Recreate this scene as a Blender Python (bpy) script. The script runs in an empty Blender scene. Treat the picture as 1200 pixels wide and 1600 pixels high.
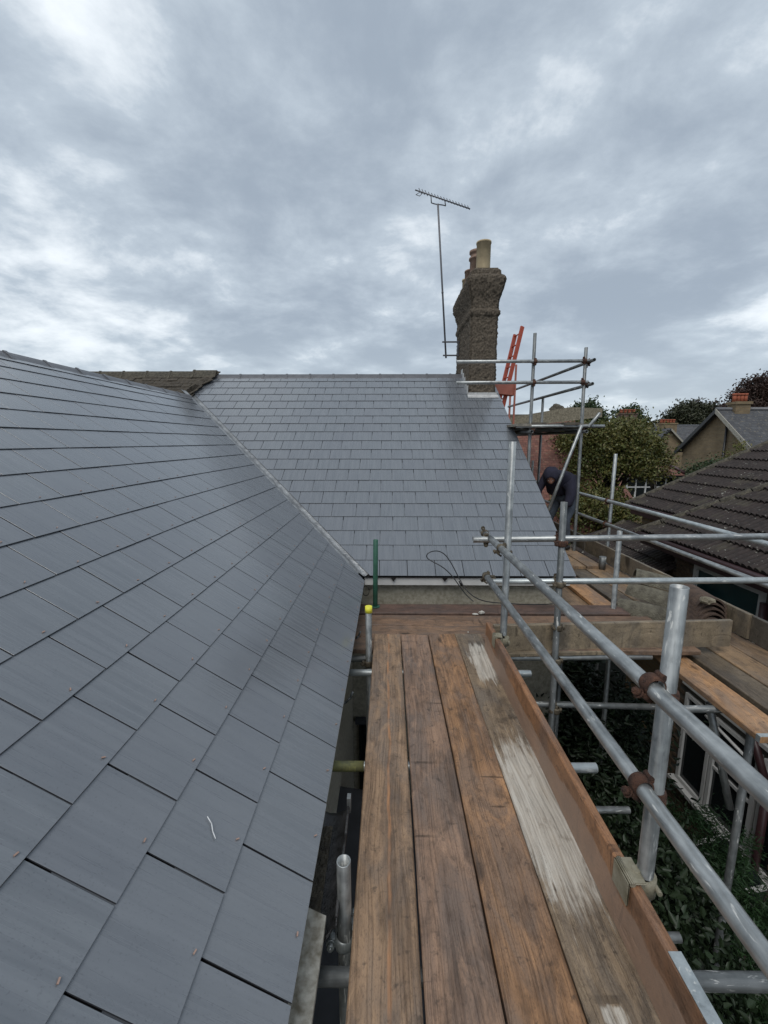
import bpy, bmesh, math, random
import numpy as np
from mathutils import Vector, Matrix, Euler, noise as mnoise
random.seed(7); rng = np.random.default_rng(11)
S = bpy.context.scene
R = math.radians
# ------------------------------------------------------------------ camera, sky, sun, exposure
cam = bpy.data.cameras.new('camera'); cam.sensor_fit = 'HORIZONTAL'; cam.sensor_width = 36
cam.lens = 36 * 658 / 1200; cam.clip_start = 0.05; cam.clip_end = 900
co = bpy.data.objects.new('camera', cam); S.collection.objects.link(co)
co.location = (0, 0, 1.61); co.rotation_euler = (R(90 - 9.49), 0, R(0.60)); S.camera = co
S.view_settings.view_transform = 'Standard'; S.view_settings.look = 'None'
S.view_settings.gamma = 1; S.view_settings.use_curve_mapping = False
S.view_settings.exposure = 0.58
SUN_ELEV, SUN_ROT = R(58), R(200)
W = bpy.data.worlds.new('World'); S.world = W; W.use_nodes = True

class NT:
    """tiny node helper"""
    def __init__(s, tree): s.t = tree; s.n = tree.nodes; s.l = tree.links
    def new(s, kind, **kw):
        nd = s.n.new(kind); ins = kw.pop('ins', {})
        for k, v in kw.items(): setattr(nd, k, v)
        for k, v in ins.items(): s.set(nd.inputs[k], v)
        return nd
    def set(s, sock, v):
        if isinstance(v, bpy.types.NodeSocket): s.l.new(v, sock)
        elif isinstance(v, bpy.types.Node): s.l.new(v.outputs[0], sock)
        else: sock.default_value = v
    def math(s, op, a, b=0.0, clamp=False):
        nd = s.new('ShaderNodeMath', operation=op); nd.use_clamp = clamp
        s.set(nd.inputs[0], a); s.set(nd.inputs[1], b); return nd.outputs[0]
    def mix(s, f, a, b, mode='MIX'):
        nd = s.new('ShaderNodeMix', data_type='RGBA', blend_type=mode); nd.clamp_factor = True
        s.set(nd.inputs[0], f)
        for i, v in ((6, a), (7, b)):
            if isinstance(v, tuple) and len(v) == 3: v = v + (1,)
            s.set(nd.inputs[i], v)
        return nd.outputs[2]
    def noise(s, vec, scale=5, detail=4, rough=.55, dist=0, sc3=None):
        if sc3: vec = s.mapping(vec, sc3)
        nd = s.new('ShaderNodeTexNoise'); s.set(nd.inputs['Vector'], vec)
        nd.inputs['Scale'].default_value = scale; nd.inputs['Detail'].default_value = detail
        nd.inputs['Roughness'].default_value = rough; nd.inputs['Distortion'].default_value = dist
        return nd.outputs[0]
    def mapping(s, vec, scale=(1, 1, 1), loc=(0, 0, 0), rot=(0, 0, 0)):
        nd = s.new('ShaderNodeMapping'); s.set(nd.inputs[0], vec)
        s.set(nd.inputs['Scale'], scale); s.set(nd.inputs['Location'], loc); s.set(nd.inputs['Rotation'], rot)
        return nd.outputs[0]
    def ramp(s, f, lo, hi, interp='LINEAR', c0=0.0, c1=1.0):
        nd = s.new('ShaderNodeMapRange'); nd.interpolation_type = interp
        s.set(nd.inputs[0], f); nd.inputs[1].default_value = lo; nd.inputs[2].default_value = hi
        nd.inputs[3].default_value = c0; nd.inputs[4].default_value = c1; return nd.outputs[0]
    def vmath(s, op, a, b=(0, 0, 0)):
        nd = s.new('ShaderNodeVectorMath', operation=op); s.set(nd.inputs[0], a); s.set(nd.inputs[1], b); return nd.outputs[0]

def build_world():
    t = NT(W.node_tree)
    for nd in list(t.n): t.n.remove(nd)
    sky = t.new('ShaderNodeTexSky', sky_type='NISHITA'); sky.sun_disc = False
    sky.sun_elevation = SUN_ELEV; sky.sun_rotation = SUN_ROT; sky.air_density = 1; sky.dust_density = 2
    g = t.new('ShaderNodeTexCoord').outputs['Generated']
    sep = t.new('ShaderNodeSeparateXYZ'); t.set(sep.inputs[0], g)
    z = t.math('ADD', t.math('MAXIMUM', sep.outputs[2], 0.0), 0.24)
    cmb = t.new('ShaderNodeCombineXYZ')
    t.set(cmb.inputs[0], t.math('DIVIDE', sep.outputs[0], z)); t.set(cmb.inputs[1], t.math('DIVIDE', sep.outputs[1], z))
    p = t.vmath('ADD', cmb.outputs[0], (4.3, 1.7, 0.4))
    big = t.noise(p, 0.95, 3, .5, .4, sc3=(1.1, 1.0, 1))
    mid = t.noise(p, 2.9, 8, .60, .15, sc3=(1, 1.05, 1))
    f = t.math('ADD', t.math('MULTIPLY', big, .54), t.math('MULTIPLY', mid, .50))
    f = t.ramp(f, .39, .68, 'SMOOTHSTEP')
    cr = t.new('ShaderNodeValToRGB'); t.set(cr.inputs[0], f)
    e = cr.color_ramp.elements
    e[0].position = 0; e[0].color = (2.50, 2.95, 3.50, 1)
    e[1].position = 1; e[1].color = (7.0, 7.4, 7.7, 1)
    m = cr.color_ramp.elements.new(.45); m.color = (3.65, 4.18, 4.72, 1)
    hz = t.ramp(sep.outputs[2], 0.0, 0.28, 'SMOOTHSTEP', 1, 0)
    c = t.mix(t.math('MULTIPLY', hz, .55), cr.outputs[0], (4.3, 4.9, 5.4))
    low = t.ramp(sep.outputs[2], -0.08, 0.0, 'SMOOTHSTEP', 1, 0)
    c = t.mix(low, c, (1.2, 1.25, 1.2))
    c = t.mix(.93, sky.outputs[0], c)
    bg = t.new('ShaderNodeBackground'); t.set(bg.inputs[0], c); bg.inputs[1].default_value = 0.1
    out = t.new('ShaderNodeOutputWorld'); t.l.new(bg.outputs[0], out.inputs[0])
build_world()
sl = bpy.data.lights.new('sun', 'SUN'); sl.energy = 1.1; sl.angle = R(35); sl.color = (1, .965, .92)
so = bpy.data.objects.new('sun', sl); S.collection.objects.link(so)
sd = Vector((math.sin(SUN_ROT) * math.cos(SUN_ELEV), math.cos(SUN_ROT) * math.cos(SUN_ELEV), math.sin(SUN_ELEV)))
so.rotation_euler = sd.to_track_quat('Z', 'Y').to_euler()

# ------------------------------------------------------------------ materials
def new_mat(name):
    m = bpy.data.materials.new(name); m.use_nodes = True; t = NT(m.node_tree)
    b = m.node_tree.nodes['Principled BSDF']; t.b = b; return m, t
def objc(t): return t.new('ShaderNodeTexCoord').outputs['Object']
def orand(t): return t.new('ShaderNodeObjectInfo').outputs['Random']
def bump(t, h, strength=.3, dist=.01):
    nd = t.new('ShaderNodeBump'); nd.inputs['Strength'].default_value = strength; nd.inputs['Distance'].default_value = dist
    t.set(nd.inputs['Height'], h); t.set(t.b.inputs['Normal'], nd.outputs[0])
def shifted(t, amt=37.0):
    """object coordinates moved by a random amount per object"""
    r = orand(t); c = t.new('ShaderNodeCombineXYZ')
    t.set(c.inputs[0], t.math('MULTIPLY', r, amt)); t.set(c.inputs[1], t.math('MULTIPLY', r, amt * 1.7)); t.set(c.inputs[2], t.math('MULTIPLY', r, amt * .6))
    return t.vmath('ADD', objc(t), c.outputs[0])
def simple(name, col, rough=.6, metal=0, var=.25, scale=8, bmp=.15, detail=5, col2=None, spec=None, dist=.004, rnd=0):
    m, t = new_mat(name); v = shifted(t) if rnd else objc(t)
    n = t.ramp(t.noise(v, scale, detail), .3, .7)
    c2 = col2 if col2 else tuple(x * (1 - var) for x in col)
    c = t.mix(n, c2, col)
    if rnd:
        c = t.mix(t.ramp(orand(t), 0, 1, 'LINEAR', 0, rnd), c, tuple(x * .35 for x in col))
    t.set(t.b.inputs['Base Color'], c); t.b.inputs['Roughness'].default_value = rough; t.b.inputs['Metallic'].default_value = metal
    if spec is not None: t.b.inputs['Specular IOR Level'].default_value = spec
    if bmp: bump(t, t.noise(v, scale * 6, 4), bmp, dist)
    return m
M = {}
def mk_slate():
    m, t = new_mat('slate'); v = shifted(t)
    streak = t.noise(v, 1, 5, .6, 0, (34, 1.6, 1)); streak2 = t.noise(v, 1, 3, .5, 0, (95, 3, 1)); cl = t.noise(objc(t), 1.4, 3)
    sk = t.ramp(t.math('ADD', t.math('MULTIPLY', streak, .65), t.math('MULTIPLY', streak2, .35)), .34, .70)
    base = t.mix(sk, (.112, .124, .138), (.168, .182, .198))
    base = t.mix(t.ramp(orand(t), 0, 1, 'LINEAR', 0, .30), base, (.118, .124, .146))
    sp = t.ramp(t.noise(v, 1, 3, .6, 0, (190, 130, 1)), .60, .68)
    base = t.mix(t.math('MULTIPLY', sp, .45), base, (.055, .060, .070))
    dd = t.ramp(t.noise(objc(t), 1, 5, .6, 0, (7, 3, 1)), .35, .65); base = t.mix(t.math('MULTIPLY', dd, .22), base, (.20, .21, .22))
    t.set(t.b.inputs['Base Color'], base)
    rr = t.math('ADD', t.math('MULTIPLY', sk, .14), t.math('MULTIPLY', orand(t), .06))
    t.set(t.b.inputs['Roughness'], t.math('ADD', rr, .19))
    t.b.inputs['IOR'].default_value = 1.75; t.b.inputs['Coat Weight'].default_value = .35; t.b.inputs['Coat Roughness'].default_value = .13
    h = t.math('ADD', t.math('MULTIPLY', t.noise(v, 1, 5, .6, .3, (70, 22, 1)), .6), t.math('MULTIPLY', t.noise(v, 120, 3), .5))
    bump(t, h, .26, .0018)
    return m
M['slate'] = mk_slate()
M['edge_shade'] = simple('slate_edge_shade', (.030, .033, .042), .85, 0, .3)  # slate sides coloured dark: shade of the joints painted in, the gaps are shallow
def mk_wood(name, a, b, stain=(.045, .036, .030), stain_amt=.55, patches=(), rough=.52, streak=None, seed=0.0, wet=None):
    """grain runs along local y; a = light tone, b = dark tone"""
    m, t = new_mat(name); o = objc(t); v = t.vmath('ADD', o, (seed, seed * 2.3, 0)); 
    warp = t.noise(v, 1.1, 2, .5, 0, (3, 1, 1))
    cw = t.new('ShaderNodeCombineXYZ'); t.set(cw.inputs[0], t.math('MULTIPLY', warp, .10))
    vw = t.vmath('ADD', v, cw.outputs[0])
    g1 = t.noise(vw, 1, 6, .65, .2, (55, 1.1, 8)); g2 = t.noise(vw, 1, 4, .6, 0, (160, 2.6, 20)); g3 = t.noise(vw, 1, 3, .5, .3, (11, .5, 3))
    g = t.math('ADD', t.math('MULTIPLY', g1, .5), t.math('ADD', t.math('MULTIPLY', g2, .28), t.math('MULTIPLY', g3, .26)))
    c = t.mix(t.ramp(g, .42, .62), b, a)
    fl = t.noise(vw, 1, 5, .7, .1, (95, 1.4, 12)); c = t.mix(t.math('MULTIPLY', t.ramp(fl, .54, .68), .30), c, tuple(x * .55 for x in b))
    tone = t.noise(v, 1, 4, .55, .4, (4.5, 1.5, 1)); c = t.mix(t.ramp(tone, .40, .68), c, t.mix(.5, c, tuple(x * 1.5 for x in a)))
    grey = t.noise(v, 1, 5, .6, .8, (6, 2.2, 1)); c = t.mix(t.math('MULTIPLY', t.ramp(grey, .44, .60), .7), c, tuple((x + sum(a) / 3 * 1.0) / 2 * .66 for x in a))
    st = t.noise(v, 1, 6, .62, 1.2, (5.5, 2.6, 1)); c = t.mix(t.math('MULTIPLY', t.ramp(st, .52, .66), stain_amt), c, stain)
    sp = t.noise(v, 26, 3, .6); c = t.mix(t.math('MULTIPLY', t.ramp(sp, .60, .70), .6), c, stain)
    ln = t.noise(vw, 1, 3, .5, .15, (150, 2.2, 10)); c = t.mix(t.math('MULTIPLY', t.ramp(ln, .57, .68), .30), c, tuple(x * .45 for x in b))
    bl = t.noise(v, 1, 6, .7, .5, (16, 9, 6)); c = t.mix(t.math('MULTIPLY', t.ramp(bl, .50, .66), .5), c, tuple(x * .5 for x in b))
    wr = t.noise(v, 1, 6, .7, .8, (12, 4, 4)); c = t.mix(t.math('MULTIPLY', t.ramp(wr, .54, .68), .5), c, tuple(min(1, x * 1.5) for x in a))
    gr_ = t.noise(v, 1, 3, .7, 0, (210, 90, 90)); c = t.mix(t.math('MULTIPLY', t.ramp(gr_, .52, .66), .35), c, tuple(x * .4 for x in b))
    sc = t.noise(v, 1, 2, .5, .5, (2.2, 22, 3)); c = t.mix(t.math('MULTIPLY', t.math('MULTIPLY', t.ramp(sc, .655, .675), t.ramp(tone, .5, .6)), .6), c, tuple(x * .3 for x in b))
    vo = t.new('ShaderNodeTexVoronoi'); t.set(vo.inputs['Vector'], t.mapping(v, (5.2, 1.7, 1))); vo.inputs['Scale'].default_value = 1
    kn = t.ramp(vo.outputs['Distance'], .05, .12, 'SMOOTHSTEP', 1, 0); c = t.mix(t.math('MULTIPLY', kn, .85), c, tuple(x * .35 for x in b))
    if streak:
        sx = t.new('ShaderNodeSeparateXYZ'); t.set(sx.inputs[0], vw)
        ox = t.new('ShaderNodeSeparateXYZ'); t.set(ox.inputs[0], o)
        wob = t.math('ADD', ox.outputs[0], t.math('MULTIPLY', t.math('SUBTRACT', t.noise(v, 1, 3, .6, 0, (.5, 2.2, 1)), .5), .05))
        d = t.math('ABSOLUTE', t.math('SUBTRACT', wob, streak[0]))
        f = t.ramp(d, .002, .010, 'SMOOTHSTEP', 1, 0); f = t.math('MULTIPLY', f, t.ramp(t.noise(v, 7, 3), .35, .6))
        c = t.mix(t.math('MULTIPLY', f, .9), c, streak[1])
    rg = rough
    if patches:
        ox = t.new('ShaderNodeSeparateXYZ'); t.set(ox.inputs[0], o); tot = None
        nz = t.noise(v, 1, 6, .68, .3, (42, 3.5, 3)); nz = t.math('MULTIPLY', t.math('SUBTRACT', nz, .5), 1.5)
        nb = t.math('MULTIPLY', t.math('SUBTRACT', t.noise(v, 9, 4), .5), .5)
        for (y, hy, x, hx) in patches:
            dy = t.math('DIVIDE', t.math('ABSOLUTE', t.math('SUBTRACT', ox.outputs[1], y)), hy)
            dx = t.math('DIVIDE', t.math('ABSOLUTE', t.math('SUBTRACT', ox.outputs[0], x)), hx)
            dd = t.math('POWER', t.math('ADD', t.math('POWER', dx, 2.6), t.math('POWER', dy, 2.6)), .385)
            d = t.math('ADD', t.math('ADD', dd, nz), nb)
            f = t.ramp(d, .74, 1.04, 'SMOOTHSTEP', 1, 0); tot = f if tot is None else t.math('MAXIMUM', tot, f)
        gr = t.ramp(t.noise(vw, 1, 5, .6, 0, (60, 2.5, 3)), .34, .6)
        tot = t.math('MULTIPLY', tot, t.math('ADD', .35, t.math('MULTIPLY', gr, .65)))
        sm = t.ramp(t.noise(v, 1, 6, .7, .6, (13, 6, 4)), .56, .68); tot = t.math('MULTIPLY', tot, t.math('SUBTRACT', 1.0, t.math('MULTIPLY', sm, .65)))
        c = t.mix(t.math('MULTIPLY', tot, .97), c, (.58, .54, .47))
    if wet:
        oz = t.new('ShaderNodeSeparateXYZ'); t.set(oz.inputs[0], o)
        d = t.math('ADD', oz.outputs[2], t.math('MULTIPLY', t.math('SUBTRACT', t.noise(o, 1, 5, .6, 0, (1, 2.8, 6)), .5), .17))
        c = t.mix(t.ramp(d, wet[0] - .008, wet[0] + .008, 'SMOOTHSTEP', .62, 0), c, wet[1])
    t.set(t.b.inputs['Base Color'], c); t.b.inputs['Roughness'].default_value = rg
    t.b.inputs['Specular IOR Level'].default_value = .38
    bump(t, t.math('ADD', g, t.math('SUBTRACT', t.math('MULTIPLY', gr_, .3), t.math('MULTIPLY', t.ramp(ln, .56, .62), .35))), .9, .005); return m
def mk_galv(name, col=(.47, .485, .475), dark=(.19, .20, .20), metal=.7, rough=.42, blotch=(.66, .66, .62), bamt=.38):
    m, t = new_mat(name); v = shifted(t, 11)
    a = t.noise(v, 1, 6, .65, .3, (26, 26, 2.2)); b = t.noise(v, 16, 5, .6)
    c = t.mix(t.ramp(t.math('ADD', t.math('MULTIPLY', a, .6), t.math('MULTIPLY', b, .4)), .38, .62), dark, col)
    sp = t.noise(v, 1, 4, .6, .5, (60, 60, 12)); c = t.mix(t.math('MULTIPLY', t.ramp(sp, .62, .68), bamt * 2), c, blotch)
    dk = t.noise(v, 1, 5, .65, .5, (22, 22, 5)); c = t.mix(t.math('MULTIPLY', t.ramp(dk, .60, .70), .55), c, tuple(x * .45 for x in dark))
    t.set(t.b.inputs['Base Color'], c)
    t.set(t.b.inputs['Roughness'], t.math('ADD', rough, t.math('MULTIPLY', t.math('SUBTRACT', b, .5), .35)))
    t.set(t.b.inputs['Metallic'], t.ramp(sp, .60, .68, 'LINEAR', metal, .1)); bump(t, t.noise(v, 40, 4), .25, .0015); return m
M['galv'] = mk_galv('galvanised_steel')
M['galv_dark'] = mk_galv('weathered_steel', (.24, .25, .25), (.10, .11, .11), .5, .5)
M['galv_white'] = mk_galv('pale_galvanised_steel', (.56, .60, .60), (.34, .37, .37), .6, .42)
M['tube_yellow'] = mk_galv('lichened_steel', (.28, .27, .10), (.13, .13, .07), .2, .6, (.35, .33, .12))
M['tube_green'] = simple('green_paint', (.035, .13, .085), .5, 0, .4, 12, .2)
M['yellow'] = simple('yellow_plastic', (.78, .74, .06), .45, 0, .1)
M['rust'] = simple('rusty_iron', (.15, .068, .040), .8, .1, .6, 42, 1, col2=(.030, .018, .015), dist=.010)
M['brass'] = simple('dirty_coupler', (.20, .17, .12), .6, .5, .5, 30, .5, col2=(.07, .055, .04), dist=.004)
M['clip'] = simple('lichened_clip', (.36, .33, .25), .7, .1, .4, 22, .5, col2=(.20, .18, .12), dist=.004)
M['dash'] = simple('pebbledash', (.50, .46, .37), .92, 0, .5, 30, 1.0, col2=(.29, .265, .20), dist=.012)
M['roughcast'] = simple('brown_roughcast', (.21, .17, .125), .95, 0, .5, 30, 1.0, col2=(.060, .048, .036), dist=.02)
M['lead'] = simple('lead', (.42, .43, .43), .38, .55, .5, 9, .8, col2=(.16, .165, .17), dist=.01)
M['lead_white'] = simple('pale_lead', (.55, .55, .54), .6, .1, .35, 14, .6, dist=.01)
M['ridge'] = simple('ridge_tile_grey', (.135, .137, .147), .35, 0, .35, 10, .3, rnd=.25)
M['black'] = simple('black_plastic', (.016, .016, .017), .3, 0, .2, 10, .1)
M['gutter'] = simple('old_black_gutter', (.050, .050, .052), .25, 0, .8, 26, .8, col2=(.010, .010, .010), dist=.006)
M['felt'] = simple('dark_felt', (.02, .02, .022), .85)
M['white'] = simple('white_paint', (.62, .62, .60), .45, 0, .15, 6, .08)
M['cream_board'] = simple('flaking_cream_board', (.50, .48, .42), .8, 0, .5, 30, .5, col2=(.16, .14, .10))
M['roof_grey'] = simple('grey_flat_roof', (.06, .065, .075), .55, 0, .35, 5, .3)
M['glass'] = simple('window_glass', (.012, .016, .018), .08, 0, .2, 1, 0)
M['teal_glass'] = simple('teal_blind_glass', (.012, .050, .055), .12, 0, .3, 2, 0)
M['copper'] = simple('copper_rivet', (.55, .36, .28), .4, .5)
M['chalk'] = simple('chalk', (.75, .76, .76), .9)
M['mast'] = simple('dull_aluminium', (.14, .14, .15), .5, .6)
M['ladder'] = simple('orange_red_paint', (.50, .085, .04), .5, 0, .25)
M['ladder_pale'] = simple('salmon_paint', (.50, .17, .12), .6, 0, .25)
M['pot_cream'] = simple('cream_clay', (.50, .40, .25), .8, 0, .3, 9, .3)
M['pot_pink'] = simple('pinkish_clay', (.30, .20, .15), .85, 0, .4, 9, .3)
M['pot_red'] = simple('red_clay', (.36, .105, .055), .8, 0, .3, 3, .2)
M['old_tile'] = simple('mossy_clay_tile', (.13, .105, .075), .95, 0, .5, 26, 1, col2=(.045, .040, .032), dist=.02, rnd=.4)
M['moss'] = simple('mossy_mortar', (.17, .15, .11), .95, 0, .5, 22, 1, col2=(.045, .040, .032), dist=.03)
M['maroon'] = simple('maroon_plastic', (.060, .028, .030), .4, 0, .3)
M['skin'] = simple('skin', (.42, .22, .16), .6, 0, .15)
M['hoodie'] = simple('navy_cotton', (.020, .020, .040), .9, 0, .4, 14, .4)
M['jeans'] = simple('grey_trousers', (.09, .11, .14), .9, 0, .4, 14, .4)
M['scrap'] = simple('pale_debris', (.62, .60, .54), .9)
M['bark'] = simple('bark', (.06, .05, .038), .95, 0, .4, 10, .8)
M['stone'] = simple('pale_mortar', (.34, .30, .22), .95, 0, .45, 18, .8, col2=(.15, .13, .09), dist=.02)
def mk_ground():
    m, t = new_mat('garden_ground'); o = objc(t)
    n = t.ramp(t.noise(o, .8, 6), .35, .65); c = t.mix(n, (.010, .013, .006), (.020, .022, .014))
    c = t.mix(t.ramp(t.noise(o, .05, 4), .45, .6), c, (.05, .045, .03))
    t.set(t.b.inputs['Base Color'], c); t.b.inputs['Roughness'].default_value = 1; bump(t, t.noise(o, 5, 5), .7, .1); return m
M['ground'] = mk_ground()
def mk_ctile():
    m, t = new_mat('concrete_tile'); v = shifted(t); w = t.new('ShaderNodeNewGeometry').outputs['Position']
    n = t.ramp(t.noise(v, 14, 5), .35, .65); c = t.mix(n, (.013, .0095, .0085), (.036, .026, .023))
    c = t.mix(t.ramp(orand(t), 0, 1, 'LINEAR', 0, .35), c, (.045, .030, .026))
    mo = t.noise(w, 2.3, 5, .6, .4); c = t.mix(t.math('MULTIPLY', t.ramp(mo, .55, .68), .5), c, (.075, .068, .045))
    li = t.math('ADD', t.noise(w, 24, 3, .6), t.math('MULTIPLY', t.math('SUBTRACT', t.noise(w, 2.1, 3), .5), .35)); c = t.mix(t.math('MULTIPLY', t.ramp(li, .66, .72), .75), c, (.38, .38, .33))
    t.set(t.b.inputs['Base Color'], c); t.b.inputs['Roughness'].default_value = .8; bump(t, t.noise(v, 90, 3), .5, .006); return m
M['ctile'] = mk_ctile()
def mk_brickmat(name, a, b, mortar, sc=1.0, ax='x'):
    m, t = new_mat(name); o = objc(t)
    s = t.new('ShaderNodeSeparateXYZ'); t.set(s.inputs[0], o); c = t.new('ShaderNodeCombineXYZ')
    t.set(c.inputs[0], t.math('ADD', s.outputs[0], s.outputs[1])); t.set(c.inputs[1], s.outputs[2])
    br = t.new('ShaderNodeTexBrick'); t.set(br.inputs['Vector'], c.outputs[0]); br.inputs['Scale'].default_value = 1
    for k, vv in (('Brick Width', .225), ('Row Height', .075), ('Mortar Size', .010)): br.inputs[k].default_value = vv * sc
    for k, vv in (('Color1', a), ('Color2', b), ('Mortar', mortar)): br.inputs[k].default_value = vv + (1,)
    n = t.ramp(t.noise(o, 1.6, 6, .6), .35, .68); cc = t.mix(t.math('MULTIPLY', n, .5), br.outputs[0], tuple(x * .4 for x in a))
    t.set(t.b.inputs['Base Color'], cc); t.b.inputs['Roughness'].default_value = .9; bump(t, br.outputs[1], -.5, .01); return m
M['brick_far'] = mk_brickmat('yellow_stock_brick', (.20, .14, .075), (.27, .19, .10), (.22, .19, .14))
M['brick_brown'] = mk_brickmat('brown_brick', (.11, .065, .045), (.16, .10, .065), (.15, .13, .11))
M['brick'] = simple('loose_brick', (.16, .115, .07), .9, 0, .45, 14, .6, col2=(.08, .05, .035), rnd=.4)
M['mortar'] = simple('mortar', (.13, .12, .10), .95)
def mk_small(name, a, b, lw=.17, rh=.1):
    m, t = new_mat(name); o = objc(t)
    br = t.new('ShaderNodeTexBrick'); t.set(br.inputs['Vector'], o); br.inputs['Scale'].default_value = 1
    for k, vv in (('Brick Width', lw), ('Row Height', rh), ('Mortar Size', .008)): br.inputs[k].default_value = vv
    for k, vv in (('Color1', a), ('Color2', b), ('Mortar', tuple(x * .4 for x in a))): br.inputs[k].default_value = vv + (1,)
    n = t.ramp(t.noise(o, 2.0, 6, .7), .42, .62); cc = t.mix(t.math('MULTIPLY', n, .6), br.outputs[0], tuple(x * .45 for x in b))
    n2 = t.ramp(t.noise(o, 7, 4, .7), .56, .66); cc = t.mix(t.math('MULTIPLY', n2, .5), cc, (.30, .25, .17))
    t.set(t.b.inputs['Base Color'], cc); t.b.inputs['Roughness'].default_value = .9; bump(t, br.outputs[1], -.6, .02); return m
M['clay_roof'] = mk_small('red_clay_tiles', (.25, .110, .080), (.16, .075, .060))
M['slate_far'] = mk_small('far_slate', (.06, .062, .068), (.095, .098, .105), .3, .22)
def mk_leaf(name, a, b, c3, rough=.5):
    m, t = new_mat(name); w = objc(t); r = t.new('ShaderNodeNewGeometry').outputs['Random Per Island']
    c = t.mix(t.ramp(t.noise(w, .9, 3), .36, .64), a, b); c = t.mix(t.ramp(r, .45, 1, 'LINEAR', 0, .8), c, c3)
    t.set(t.b.inputs['Base Color'], c); t.b.inputs['Roughness'].default_value = rough; t.b.inputs['Specular IOR Level'].default_value = .4; return m
M['leaf_mid'] = mk_leaf('autumn_leaves', (.062, .078, .020), (.112, .120, .030), (.15, .115, .035))
M['leaf_dark'] = mk_leaf('laurel_leaves', (.008, .016, .007), (.016, .029, .011), (.030, .050, .024), .5)
M['leaf_fern'] = mk_leaf('conifer_sprays', (.010, .028, .009), (.020, .052, .015), (.03, .07, .02), .6)
M['leaf_far'] = mk_leaf('far_green_leaves', (.030, .038, .018), (.052, .056, .028), (.045, .045, .022))
M['leaf_green'] = mk_leaf('mid_green_leaves', (.030, .055, .020), (.050, .080, .028), (.05, .07, .03))
M['leaf_copper'] = mk_leaf('copper_leaves', (.040, .022, .018), (.065, .036, .026), (.050, .032, .024))

# ------------------------------------------------------------------ object helpers
WM = {}
COL = S.collection
def setp(o, label=None, cat=None, group=None, kind=None):
    for k, v in (('label', label), ('category', cat), ('group', group), ('kind', kind)):
        if v: o[k] = v
    return o
def thing(name, loc, label, cat, group=None):
    o = bpy.data.objects.new(name, None); COL.objects.link(o); o.location = loc; o.empty_display_size = .1
    WM[o] = Matrix.Translation(loc); return setp(o, label, cat, group)
def place(o, parent=None, mw=None):
    mw = mw if mw is not None else Matrix.Identity(4)
    if parent is not None:
        o.parent = parent; o.matrix_parent_inverse = WM[parent].inverted()
    o.matrix_basis = mw; WM[o] = mw; return o
def mobj(name, me, mat, parent=None, mw=None, smooth=False, **p):
    if mat is not None and not me.materials: me.materials.append(mat)
    if smooth and len(me.polygons): me.polygons.foreach_set('use_smooth', [True] * len(me.polygons))
    o = bpy.data.objects.new(name, me); COL.objects.link(o); place(o, parent, mw); return setp(o, **p)
class MB:
    def __init__(s): s.bm = bmesh.new()
    def box(s, lo, hi, mw=None):
        x0, y0, z0 = lo; x1, y1, z1 = hi
        vs = [s.bm.verts.new(c) for c in ((x0, y0, z0), (x1, y0, z0), (x1, y1, z0), (x0, y1, z0), (x0, y0, z1), (x1, y0, z1), (x1, y1, z1), (x0, y1, z1))]
        if mw is not None:
            for v in vs: v.co = mw @ v.co
        for f in ((3, 2, 1, 0), (4, 5, 6, 7), (0, 1, 5, 4), (1, 2, 6, 5), (2, 3, 7, 6), (3, 0, 4, 7)): s.bm.faces.new([vs[i] for i in f])
        return s
    def poly(s, pts, d=None):
        """flat polygon, or prism when extruded by vector d"""
        a = [s.bm.verts.new(p) for p in pts]; s.bm.faces.new(a)
        if d is not None:
            d = Vector(d); b = [s.bm.verts.new(Vector(p) + d) for p in pts]; n = len(a)
            s.bm.faces.new(b[::-1])
            for i in range(n): s.bm.faces.new((a[i], b[i], b[(i + 1) % n], a[(i + 1) % n]))
            bmesh.ops.recalc_face_normals(s.bm, faces=s.bm.faces)
        return s
    def tube(s, a, b, r, r2=None, n=12, cap=True):
        a = Vector(a); b = Vector(b); q = (b - a).to_track_quat('Z', 'Y'); r2 = r if r2 is None else r2
        A = [s.bm.verts.new(a + q @ Vector((r * math.cos(i * 2 * math.pi / n), r * math.sin(i * 2 * math.pi / n), 0))) for i in range(n)]
        B = [s.bm.verts.new(b + q @ Vector((r2 * math.cos(i * 2 * math.pi / n), r2 * math.sin(i * 2 * math.pi / n), 0))) for i in range(n)]
        for i in range(n): f = s.bm.faces.new((A[i], A[(i + 1) % n], B[(i + 1) % n], B[i])); f.smooth = True
        if cap: s.bm.faces.new(A[::-1]); s.bm.faces.new(B)
        return s
    def path(s, pts, r, n=8):
        for a, b in zip(pts, pts[1:]): s.tube(a, b, r, None, n)
        return s
    def bevel(s, w, seg=1):
        bmesh.ops.bevel(s.bm, geom=[e for e in s.bm.edges], offset=w, segments=seg, affect='EDGES'); return s
    def mesh(s, name='m'):
        me = bpy.data.meshes.new(name); s.bm.to_mesh(me); s.bm.free(); return me
    def out(s, name, mat, parent=None, mw=None, **p): return mobj(name, s.mesh(name), mat, parent, mw, **p)
def npmesh(name, verts, faces):
    me = bpy.data.meshes.new(name); me.vertices.add(len(verts)); me.vertices.foreach_set('co', np.asarray(verts, dtype=np.float32).ravel())
    faces = np.asarray(faces, dtype=np.int32); k = faces.shape[1]
    me.loops.add(faces.size); me.loops.foreach_set('vertex_index', faces.ravel()); me.polygons.add(len(faces))
    me.polygons.foreach_set('loop_start', np.arange(0, faces.size, k, dtype=np.int32)); me.polygons.foreach_set('loop_total', np.full(len(faces), k, dtype=np.int32))
    me.update(calc_edges=True); return me
def axis_mat(a, b):
    a = Vector(a); b = Vector(b); return Matrix.Translation(a) @ (b - a).to_track_quat('Z', 'Y').to_matrix().to_4x4(), (b - a).length
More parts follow.
